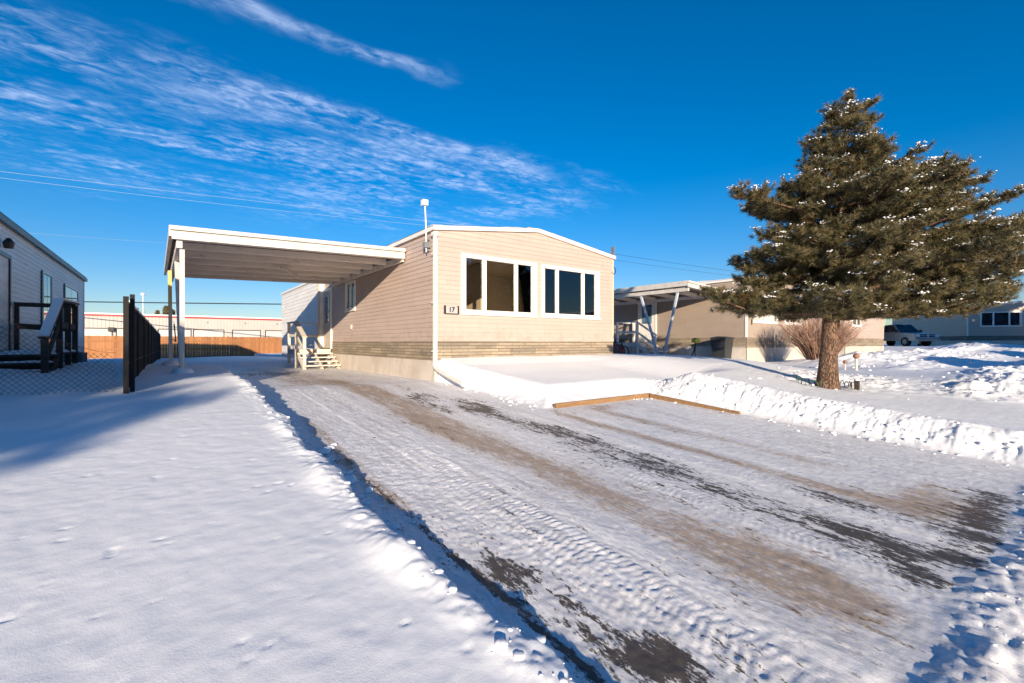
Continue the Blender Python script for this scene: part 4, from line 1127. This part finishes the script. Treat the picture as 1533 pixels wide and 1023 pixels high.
# ------------------------------------------------------------------ storage warehouse
wh = empty('warehouse', (-22, 60, 0), 0, 'long low white storage building with red roof trim and roll-up doors behind the cedar fence', 'warehouse')
q = MB(); q.box(0, 46, 0, 12, -1.5, 2.62)
i = 0
while i * .3 < 46: q.box(i * .3, i * .3 + .04, -.025, .0, -1.4, 2.60); i += 1
q.build('wall', M['warehouse'], wh)
MB().box(-.1, 46.1, -.12, -.03, 2.62, 2.78).build('trim', M['red_trim'], wh)
q = MB(); q.prism([(-.12, 2.781), (46.1, 2.781), (46.1, 2.9), (-.12, 2.9)], -.12, 12.1); q.build('roof', M['snow_cap'], wh)
wd = simple('roller_white', (.42, .40, .39), .5, .03, 1, .3, 8, stretch=(.1, .1, 6))
for k, xc in enumerate((8.9, 11.9, 14.6, 17.7, 21.0, 24.0, 27.6, 30.9, 34)):
    d_ = MB().box(xc, xc + 2.7, -.05, -.03, -1.3, 1.35).build('roller_door', wd, wh)
    f = MB(); f.box(xc - .09, xc, -.07, -.026, -1.3, 1.44); f.box(xc + 2.7, xc + 2.76, -.07, -.026, -1.3, 1.44); f.box(xc, xc + 2.7, -.07, -.026, 1.351, 1.44); f.build('door_frame', M['dark_metal'], d_)
    MB().box(xc + 1.1, xc + 1.3, -.04, -.027, 2.1, 2.28).build('unit_plate', M['grey_metal'], wh)
MB().box(17.05, 17.5, -.4, -.027, 1.1, 1.5).build('wall_unit', M['dark_metal'], wh)
q = MB(); q.tube([(19.6, 3, 2.85), (19.6, 3, 5.0)], .035, 6); q.tube([(19.3, 3, 2.85), (19.6, 3, 3.8), (19.9, 3, 2.85)], .025, 5); vm = q.build('roof_mast', M['grey_metal'], wh)
MB().lathe([(.02, 0), (.2, .1), (.2, .28), (.02, .36)], (19.6, 3, 5.0), 12).build('mast_head', M['steel_white'], vm, smooth=True)

# ------------------------------------------------------------------ overhead lines
def cable(label, a, b, sag, r, mat, group='overhead cables'):
    a = Vector(a); b = Vector(b); pts = []
    for i in range(25):
        t = i / 24; p = a.lerp(b, t); p.z -= sag * 4 * t * (1 - t); pts.append(p)
    c = MB().tube(pts, r, 5).build('overhead_cable', M[mat]); tag(c, label, 'cable', group); return c
def at(px, py, t):
    u = (px - 766.5) / 683; v = (513 - py) / 683
    return ((u * .801 + .599) * t, (-u * .599 + .801) * t, v * t)
cable('upper of two pale overhead cables crossing the sky above the carport', at(-300, 222, 26), at(760, 345, 52), .0, .009, 'wire_pale')
cable('lower of two pale overhead cables crossing the sky above the carport', at(-300, 228, 26), at(760, 348, 52), .35, .008, 'wire_pale')
cable('thick dark cable stretched level above the far cedar fence', at(-60, 449, 38), at(600, 457, 42), .05, .05, 'wire_dark')
cable('thin cable high over the left home', at(-100, 337, 40), at(300, 367, 60), .1, .010, 'wire_pale')
cable('upper thin cable above the neighbouring canopy', at(917, 380, 30), at(1200, 418, 40), .1, .010, 'wire_dark')
cable('lower thin cable above the neighbouring canopy', at(917, 389, 30), at(1200, 424, 40), .1, .008, 'wire_dark')

# ------------------------------------------------------------------ pine tree
def make_pine(name, loc, seed, label, cat, group=None):
    r_ = np.random.default_rng(seed)
    o = empty(name, loc, 0, label, cat, group)
    cr, sr = .801, .599       # image-right direction in world
    # silhouette: (height above base, left extent, right extent) metres
    prof = np.array([[1.3, 1.7, 1.3], [1.6, 2.35, 2.4], [1.95, 1.55, 3.4], [2.3, 1.4, 3.5], [2.7, 1.35, 3.5], [3.05, 1.05, 3.1], [3.35, 1.2, 2.9], [3.6, 1.95, 2.5], [3.85, 1.8, 1.9], [4.05, .95, 1.75], [4.25, .8, 1.55], [4.5, .65, 1.25], [4.8, .55, .6], [5.2, .40, .42], [5.65, .2, .2]])
    def ext(z, az):
        l = np.interp(z, prof[:, 0], prof[:, 1]); rr = np.interp(z, prof[:, 0], prof[:, 2])
        c = math.cos(az); t = (c + 1) / 2
        side = (l + rr) / 2 * .8
        return (rr if c > 0 else l) * c * c + side * (1 - c * c)
    # trunk
    tp = []
    for k in range(16):
        t = k / 15; h = -.2 + t * 5.55
        tp.append(Vector((cr * (.03 + .40 * t ** 1.3), -sr * (.03 + .40 * t ** 1.3), h)))
    trunk = MB(); tr_r = [.235, .175, .15, .142] + list(np.linspace(.135, .018, 12))
    trunk.tube(tp, tr_r, 22)
    t_o = trunk.build('trunk', M['bark'], o, smooth=True)
    for vx in t_o.data.vertices:
        a = math.atan2(vx.co.y, vx.co.x); vx.co.x *= 1 + .06 * math.sin(a * 5 + vx.co.z * 2); vx.co.y *= 1 + .06 * math.sin(a * 4 + 1 + vx.co.z * 3)
    def trunk_at(z): 
        t = (z + .2) / 5.55; t = max(t, 0); s_ = .03 + .40 * t ** 1.3; return np.array([cr * s_, -sr * s_, z])
    limbs = MB(); tuft_p = []; tuft_d = []
    z = 1.40
    plan = []
    while z < 5.35:
        nb = 6 if z < 3.0 else 5
        a0 = r_.uniform(0, 6.28)
        for b in range(nb):
            plan.append((z + r_.normal(0, .05), a0 + b * 2 * math.pi / nb + r_.normal(0, .22), 0))
        z += .225 if z < 4.2 else .16
    for zz, az, L_ in ((3.30, 3.14, 1.9), (3.22, 3.5, 1.7), (3.38, 2.8, 1.5), (1.42, 3.3, 2.3), (1.48, 2.9, 2.2), (1.5, 3.14, 1.7), (2.3, 3.2, 1.45), (2.05, 2.9, 1.5), (2.75, 3.0, 1.25),
                       (3.75, .1, 1.75), (3.45, -.15, 2.1), (3.1, .1, 2.7), (3.0, -.3, 2.5), (2.65, .1, 3.2), (2.55, -.35, 3.0), (2.3, .2, 3.5), (2.15, -.1, 3.6), (1.95, .3, 3.5), (1.8, -.2, 3.6),
                       (1.7, .15, 3.5), (1.55, -.05, 3.1), (1.5, .4, 2.8), (1.45, -.4, 2.4), (4.1, 0, 1.2), (4.2, .5, 1.0)):
        plan.append((zz, az, L_))
    for zz, az, L_ in plan:
        if True:
            up = .16 + .10 * r_.random() + (.25 if zz > 4.4 else 0)
            Lb = ext(min(zz + .16 + .30 * (math.cos(az) > -.3), 5.55), az) * r_.choice([r_.uniform(.45, .7), r_.uniform(.80, 1.0)], p=[.45, .55])
            if L_: Lb = L_ * r_.uniform(.95, 1.03)
            if Lb < .15: Lb = .15
            if zz < 1.75: up = -.04 + .10 * r_.random()
            d2 = np.array([cr * math.cos(az) + sr * math.sin(az), -sr * math.cos(az) + cr * math.sin(az)])
            root = trunk_at(zz - up * .2)
            pts = []
            ns = max(4, int(Lb / .22))
            cv = r_.normal(0, .10); wv = r_.uniform(0, 6)
            for k in range(ns + 1):
                t = k / ns
                side = cv * Lb * t * t + .03 * math.sin(wv + t * 7) * Lb
                rise = up * Lb * (t * .9 - .75 * t * t) + .42 * max(0, t - .6) ** 1.3 * Lb
                pts.append(root + np.array([d2[0] * Lb * t - d2[1] * side, d2[1] * Lb * t + d2[0] * side, rise]))
            limbs.tube([tuple(p) for p in pts], list(np.linspace(.018 + .013 * Lb, .006, ns + 1)), 6)
            P_ = np.array(pts)
            # twigs
            nt_ = int(Lb / .052)
            for k in range(nt_):
                t = (k + r_.random()) / nt_
                if t < .22 and r_.random() < .8: continue
                f = t * ns; i0 = min(int(f), ns - 1); p = P_[i0] + (P_[i0 + 1] - P_[i0]) * (f - i0)
                fw = P_[min(i0 + 1, ns)] - P_[i0]; fw = fw / np.linalg.norm(fw)
                sd = (1 if r_.random() < .5 else -1)
                ang = r_.uniform(.5, 1.15)
                dv = fw * math.cos(ang) + np.array([-fw[1], fw[0], 0]) * sd * math.sin(ang); dv[2] += r_.uniform(-.15, .55)
                dv /= np.linalg.norm(dv)
                tl = (.20 + .42 * (1 - abs(t - .6))) * r_.uniform(.5, 1.1) * min(1, .5 + Lb / 3)
                if t > .9: tl *= .6
                q_ = p + dv * tl
                if r_.random() < .75: limbs.tube([tuple(p), tuple((p + q_) / 2 + np.array([0, 0, -.015])), tuple(q_)], [.007, .005, .003], 3, False)
                m = max(1, int(tl / .115))
                for j in range(m):
                    s_ = 1 - j * .115 / tl * .95
                    tuft_p.append(p + dv * tl * s_ + r_.normal(0, .018, 3)); dd_ = dv + np.array([0, 0, .45]) + r_.normal(0, .25, 3); tuft_d.append(dd_ / np.linalg.norm(dd_))
                # side shoots
                if tl > .2:
                    for sgn in (-1, 1):
                        dv2 = dv * .6 + np.array([-dv[1], dv[0], .25]) * sgn * .75; dv2 /= np.linalg.norm(dv2)
                        for j in (1, 2):
                            tuft_p.append(p + dv * tl * .55 + dv2 * .085 * j + r_.normal(0, .012, 3)); dd_ = dv2 + np.array([0, 0, .4]) + r_.normal(0, .2, 3); tuft_d.append(dd_ / np.linalg.norm(dd_))
            tuft_p.append(P_[-1]); tuft_d.append((P_[-1] - P_[-2]) / np.linalg.norm(P_[-1] - P_[-2]))
    for k in range(60):
        h = r_.uniform(5.0, 5.62); a = r_.uniform(0, 6.28); rr = (5.75 - h) * .35 * r_.random()
        tuft_p.append(trunk_at(h) + np.array([math.cos(a) * rr, math.sin(a) * rr, 0])); dd_ = np.array([math.cos(a) * .5, math.sin(a) * .5, 1.]); tuft_d.append(dd_ / np.linalg.norm(dd_))
    limbs.build('branches', M['bark'], o, smooth=True)
    TP = np.array(tuft_p); TD = np.array(tuft_d); n = len(TP)
    print('tufts', n)
    k = 44
    # needles: thin triangles fanning around the shoot direction
    rd = r_.normal(0, 1, (n, k, 3)); rd -= (rd * TD[:, None]).sum(2, keepdims=True) * TD[:, None]; rd /= np.linalg.norm(rd, axis=2, keepdims=True)
    sp_ = r_.uniform(.2, 1.45, (n, k, 1))
    nd_ = TD[:, None] * np.cos(sp_) + rd * np.sin(sp_)
    ln_ = r_.uniform(.07, .115, (n, k, 1))
    base = TP[:, None] + TD[:, None] * r_.uniform(-.05, .03, (n, k, 1)) + rd * .004
    tip = base + nd_ * ln_
    sd_ = np.cross(nd_, r_.normal(0, 1, (n, k, 3))); sd_ /= np.linalg.norm(sd_, axis=2, keepdims=True)
    wv_ = sd_ * .0042
    Vn = np.stack([base - wv_, base + wv_, tip + wv_ * .4], 2).reshape(-1, 3)
    Fn = np.arange(len(Vn)).reshape(-1, 3)
    np_mesh('crown', Vn, Fn, M['needles'], o)
    # snow on exposed tufts
    dens = np.zeros(n)
    cell = {}
    for i, p in enumerate(TP): cell.setdefault((int(p[0] // .14), int(p[1] // .14)), []).append((p[2], i))
    sel = []
    for key, lst in cell.items():
        lst.sort(reverse=True); last = 99
        for zq, i in lst:
            if last - zq > .22 and r_.random() < .30: sel.append(i)
            last = zq
    sel = np.array(sel); print('snow', len(sel))
    pts = TP[sel] + TD[sel] * .03 + np.array([0, 0, .028])
    m2 = r_.integers(5, 14, len(sel)); pts = np.repeat(pts, m2, 0) + r_.normal(0, .045, (m2.sum(), 3)) * np.array([1, 1, .30])
    lumps(pts, r_.uniform(.008, .022, len(pts)), 'branch_snow', M['snow_cap'], o, sub=1, flat=.45, rough=.9)
    return o
TX, TY = 9.92, 3.36
pine = make_pine('pine_tree', (TX, TY, Z(TX, TY)), 11, 'large snow-dusted pine with a leaning crown in the front yard right of the driveway', 'pine tree')
def pine_copy(loc, rz, sc, label):
    c = copy_tree(pine); c.location = loc; c.rotation_euler = (0, 0, rz); c.scale = (sc, sc, sc); tag(c, label, 'pine tree'); return c
pine_copy((-17.1, -10.2, -1.3), 0, 1.9, 'tall pine beside the street left of and behind the camera')

# ornamental wire edging round the trunk
def hoops(label, pts, mat):
    e = empty('wire_edging', (pts[0][0], pts[0][1], Z(*pts[0])), 0, label, 'garden edging', 'hooped wire edging round the pine')
    for i, (a, b) in enumerate(zip(pts[:-1], pts[1:])):
        za = Z(*a) ; q = MB()
        L_ = math.hypot(b[0] - a[0], b[1] - a[1])
        h = .13 + .03 * random.random()
        arc = []
        for k in range(9):
            t = k / 8; arc.append((a[0] + (b[0] - a[0]) * t * 1.25 - pts[0][0], a[1] + (b[1] - a[1]) * t * 1.25 - pts[0][1], za - e.location.z - .03 + (h + .03) * math.sin(math.pi * t) ** .6))
        q.tube(arc, .0055, 5); q.build('hoop', M[mat], e)
def ringpts(a0, a1, n, r): return [(TX + r * math.cos(a), TY + r * math.sin(a)) for a in np.linspace(a0, a1, n)]
M['green_wire'] = simple('green_wire', (.03, .09, .05), .5, .1, 5, 0)
hoops('green hooped wire edging in the snow left of the pine trunk', ringpts(R(200), R(118), 7, .46), 'green_wire')
hoops('dark hooped wire edging in the snow right of the pine trunk', ringpts(R(-100), R(10), 9, .40), 'dark_metal')
x, y = TX + .25, TY - .42
st = empty('stump_post', (x, y, Z(x, y)), 0, 'short dark stake with a snow cap right of the pine trunk', 'stake')
MB().box(-.035, .035, -.035, .035, -.1, .17).build('stake', M['dark_wood'], st, bevel=.01)
MB().lathe([(.045, 0), (.04, .02), (.01, .035)], (0, 0, .172), 10).build('snow_top', M['snow_cap'], st, smooth=True)

# lawn ornaments behind the tree
def ornament(label, px, t, h):
    a = at(px, 513, t); x, y = a[0], a[1]; z = Z(x, y)
    o = empty('garden_ornament', (x, y, z), .4, label, 'ornament', 'small garden ornaments')
    MB().tube([(0, 0, -.1), (0, 0, h * .7)], .05 * h + .01, 8).build('stand', M['pale_wood'], o)
    MB().lathe([(.02, -.02), (.11 * h + .03, .1 * h), (.13 * h + .02, .2 * h), (.02, .33 * h)], (0, 0, h * .68), 12).build('figure', simple('ornament', (.25, .12, .08), .6, .4, 12, .2), o, smooth=True)
ornament('small brown lawn ornament nearest the pine trunk', 1265, 13.5, .28)
ornament('taller pale lawn ornament on a post right of the pine', 1282, 13.2, .5)

# bare reddish shrub
sh = empty('bare_shrub', (0, 0, 0), 0, 'leafless reddish-brown shrub in front of the tan neighbouring home', 'shrub')
sx_, sy_ = 19.6, 6.8; sh.location = (sx_, sy_, Z(sx_, sy_))
for bs, (w_, hgt, cnt) in enumerate(((1.15, 2.0, 360),)):
    q = MB()
    for k in range(cnt):
        a = random.uniform(0, 6.28); r0 = random.random() ** .5 * .35; lean = random.random() ** .7 * w_
        b0 = Vector((math.cos(a) * r0 * 1.9, math.sin(a) * r0, -.1)); hh = hgt * random.uniform(.6, 1.0) * (1 - .3 * lean / w_)
        p1 = b0 + Vector((math.cos(a) * lean * .4, math.sin(a) * lean * .4, hh * .55)); p2 = b0 + Vector((math.cos(a) * lean, math.sin(a) * lean, hh)) + Vector((random.gauss(0, .08), random.gauss(0, .08), 0))
        q.tube([b0, p1, p2], [.014, .009, .004], 4, False)
        for j in range(3):
            t = random.uniform(.3, .95); s0 = p1.lerp(p2, t); q.tube([s0, s0 + Vector((random.gauss(0, .16), random.gauss(0, .16), random.uniform(.08, .3)))], [.006, .003], 3, False)
    q.build('stems', M['twig'], sh)

# distant trees beyond the warehouse
def far_tree(px, t, h, label, seed):
    a = at(px, 513, t); o = empty('distant_tree', (a[0], a[1], -1), 0, label, 'tree', 'distant trees beyond the warehouse')
    MB().tube([(0, 0, -.5), (0, 0, h)], [.25, .05], 6).build('trunk', M['bark'], o)
    r_ = np.random.default_rng(seed); n = 2600
    hh = r_.uniform(.25, 1, n) * h; rad = (1.08 - hh / h) * h * .33 * np.sqrt(r_.random(n)) * (1 + .3 * np.sin(hh * 3)); aa = r_.uniform(0, 6.28, n)
    c = np.stack([rad * np.cos(aa), rad * np.sin(aa), hh], 1); d = r_.normal(0, .16, (n, 3, 3)); Vv = (c[:, None] + d).reshape(-1, 3)
    np_mesh('crown', Vv, np.arange(len(Vv)).reshape(-1, 3), M['needles'], o)
far_tree(236, 110, 8.6, 'dark conifer top left of the carport posts beyond the warehouse', 3)
far_tree(249, 108, 9.6, 'taller dark conifer top showing between the carport posts and the fence', 4)
far_tree(258, 112, 9.0, 'dark conifer top directly behind the carport posts', 5)

# homes across the street (seen in the window reflections, shading the lot at the right)
FWa = [(.6, 2.6, .3, 1.6, [(.7, 1.2), (1.3, 1.9), (2.0, 2.5)]), (3.1, 5.1, .3, 1.6, [(3.2, 3.7), (3.8, 4.4), (4.5, 5.0)])]
for k, x in enumerate((19.3, 33.2, 47.1)):
    home('mobile_home', ('near', 'middle', 'far')[k] + ' beige mobile home across the street behind the camera', (x, -9.6), math.pi, 5.8, 15, -1.4, -.35, 2.25, 2.75,
         M['siding'], M['rock'], FWa, M['dark_glass'], M['trim'], group='homes across the street')
pine_copy((50.6, -5.0, -1.2), R(40), 1.7, 'tall pine across the street shading the far right home, outside the photo')
pine_copy((41.5, -4.6, -1.2), R(10), 1.6, 'pine added across the street for shade on the far carport and pickup, outside the photo')  # unseen pine, added to throw its shadow over the pickup

# ------------------------------------------------------------------ world
w = bpy.data.worlds.new('World'); S.world = w; w.use_nodes = True
nt = w.node_tree; nt.nodes.clear()
SUN_EL = 11.5; LX, LY = .47, .883
out = N(nt, 'OutputWorld'); bg = N(nt, 'Background'); nt.links.new(bg.outputs[0], out.inputs[0])
sky = N(nt, 'TexSky'); sky.sky_type = 'NISHITA'; sky.sun_disc = False
sky.sun_elevation = R(SUN_EL); sky.sun_rotation = math.atan2(-LX, -LY)
sky.altitude = 1000; sky.air_density = 1.0; sky.dust_density = .1; sky.ozone_density = 2.5
tc = N(nt, 'TexCoord'); sp = N(nt, 'SeparateXYZ'); nt.links.new(tc.outputs['Generated'], sp.inputs[0])
hs = N(nt, 'HueSaturation'); hs.inputs['Saturation'].default_value = 1.45; hs.inputs['Value'].default_value = 1.0
tn = nt.nodes.new('ShaderNodeMix'); tn.data_type = 'RGBA'; tn.blend_type = 'MULTIPLY'; tn.inputs[0].default_value = 1
nt.links.new(sky.outputs[0], tn.inputs[6]); tn.inputs[7].default_value = (1.10, 1.04, 1.08, 1); nt.links.new(tn.outputs[2], hs.inputs['Color'])
zc_ = math_(nt, 'MAXIMUM', sp.outputs[2], .03)
px = math_(nt, 'DIVIDE', sp.outputs[0], zc_); py = math_(nt, 'DIVIDE', sp.outputs[1], zc_)
cb = N(nt, 'CombineXYZ'); nt.links.new(px, cb.inputs[0]); nt.links.new(py, cb.inputs[1])
def mp(scale, loc=(0, 0, 0)):
    m = N(nt, 'Mapping'); nt.links.new(cb.outputs[0], m.inputs[0]); m.inputs['Scale'].default_value = scale; m.inputs['Location'].default_value = loc; return m.outputs[0]
wn_ = math_(nt, 'MULTIPLY', math_(nt, 'SUBTRACT', noise(nt, mp((1, 1.6, 1)), 1.6, 3), .5), .5)
pyw = math_(nt, 'ADD', py, wn_); pxw = math_(nt, 'ADD', px, math_(nt, 'MULTIPLY', wn_, 2.0))
def band(v, a, b, s1, s2): return math_(nt, 'MULTIPLY', ramp(nt, v, a, a + s1), ramp(nt, v, b - s2, b, 1, 0))
m1 = math_(nt, 'MULTIPLY', band(pyw, 1.86, 4.6, .22, 1.6), band(pxw, -4.5, 2.75, 1, .9))
m2 = math_(nt, 'MULTIPLY', band(pyw, 1.45, 1.64, .10, .12), band(pxw, -3.0, .95, 1.2, .35))
nb_ = noise(nt, mp((.8, 2.0, 1), (3.1, 1.7, 0)), 2.0, 9, .60, .5)
nf_ = noise(nt, mp((2.3, 3.9, 1)), 4.4, 8, .60, .7)
dn = math_(nt, 'ADD', math_(nt, 'MULTIPLY', nb_, .5), math_(nt, 'MULTIPLY', nf_, .5))
gap = ramp(nt, noise(nt, mp((.55, 1.5, 1), (5.2, 2.6, 0)), 1.7, 4, .55, .8), .38, .58, .12, 1)
puf = ramp(nt, noise(nt, mp((3.4, 5.2, 1), (1.2, 7.7, 0)), 3.2, 7, .6, .9), .36, .62, .45, 1)
c1 = math_(nt, 'MULTIPLY', math_(nt, 'MULTIPLY', math_(nt, 'MULTIPLY', ramp(nt, dn, .42, .66), gap), puf), m1)
c2 = math_(nt, 'MULTIPLY', math_(nt, 'MULTIPLY', ramp(nt, dn, .42, .62, 0, .80), m2), puf)
# denser leading edge
ed = math_(nt, 'MULTIPLY', math_(nt, 'MULTIPLY', band(pyw, 1.92, 2.35, .12, .25), band(pxw, -.4, 1.95, .6, .4)), math_(nt, 'MULTIPLY', ramp(nt, dn, .38, .58, 0, .85), puf))
cl_ = math_(nt, 'MINIMUM', math_(nt, 'MAXIMUM', math_(nt, 'MAXIMUM', c1, c2), ed), .8)
cm = mixc(nt, math_(nt, 'MULTIPLY', cl_, .66), hs.outputs[0], (4.6, 5.6, 8.0))
hz_ = ramp(nt, sp.outputs[2], -.02, .30, 0, 1)
hm = nt.nodes.new('ShaderNodeMix'); hm.data_type = 'RGBA'; hm.blend_type = 'MULTIPLY'; hm.inputs[0].default_value = 1
nt.links.new(cm, hm.inputs[6]); nt.links.new(mixc(nt, hz_, (.66, .66, .74), (1, 1, 1)), hm.inputs[7])
nt.links.new(hm.outputs[2], bg.inputs[0]); bg.inputs[1].default_value = .070

sd = bpy.data.lights.new('sun', 'SUN'); so = bpy.data.objects.new('sun', sd); COL.objects.link(so)
sd.energy = 3.9; sd.angle = R(.5); sd.color = (1, .84, .645)
dv = Vector((LX, LY, -math.tan(R(SUN_EL)))); so.rotation_euler = dv.to_track_quat('-Z', 'Y').to_euler()

cam = bpy.data.cameras.new('camera'); co = bpy.data.objects.new('camera', cam); COL.objects.link(co)
cam.sensor_width = 36; cam.lens = 16.04; cam.clip_end = 3000; cam.clip_start = .05; cam.shift_y = .001
co.location = (0, 0, 0); co.rotation_euler = (R(90), 0, -math.atan2(.599, .801))
S.camera = co
S.view_settings.view_transform = 'Standard'; S.view_settings.look = 'None'; S.view_settings.exposure = 1.15; S.view_settings.gamma = 1
S.cycles.max_bounces = 6; S.cycles.transparent_max_bounces = 8
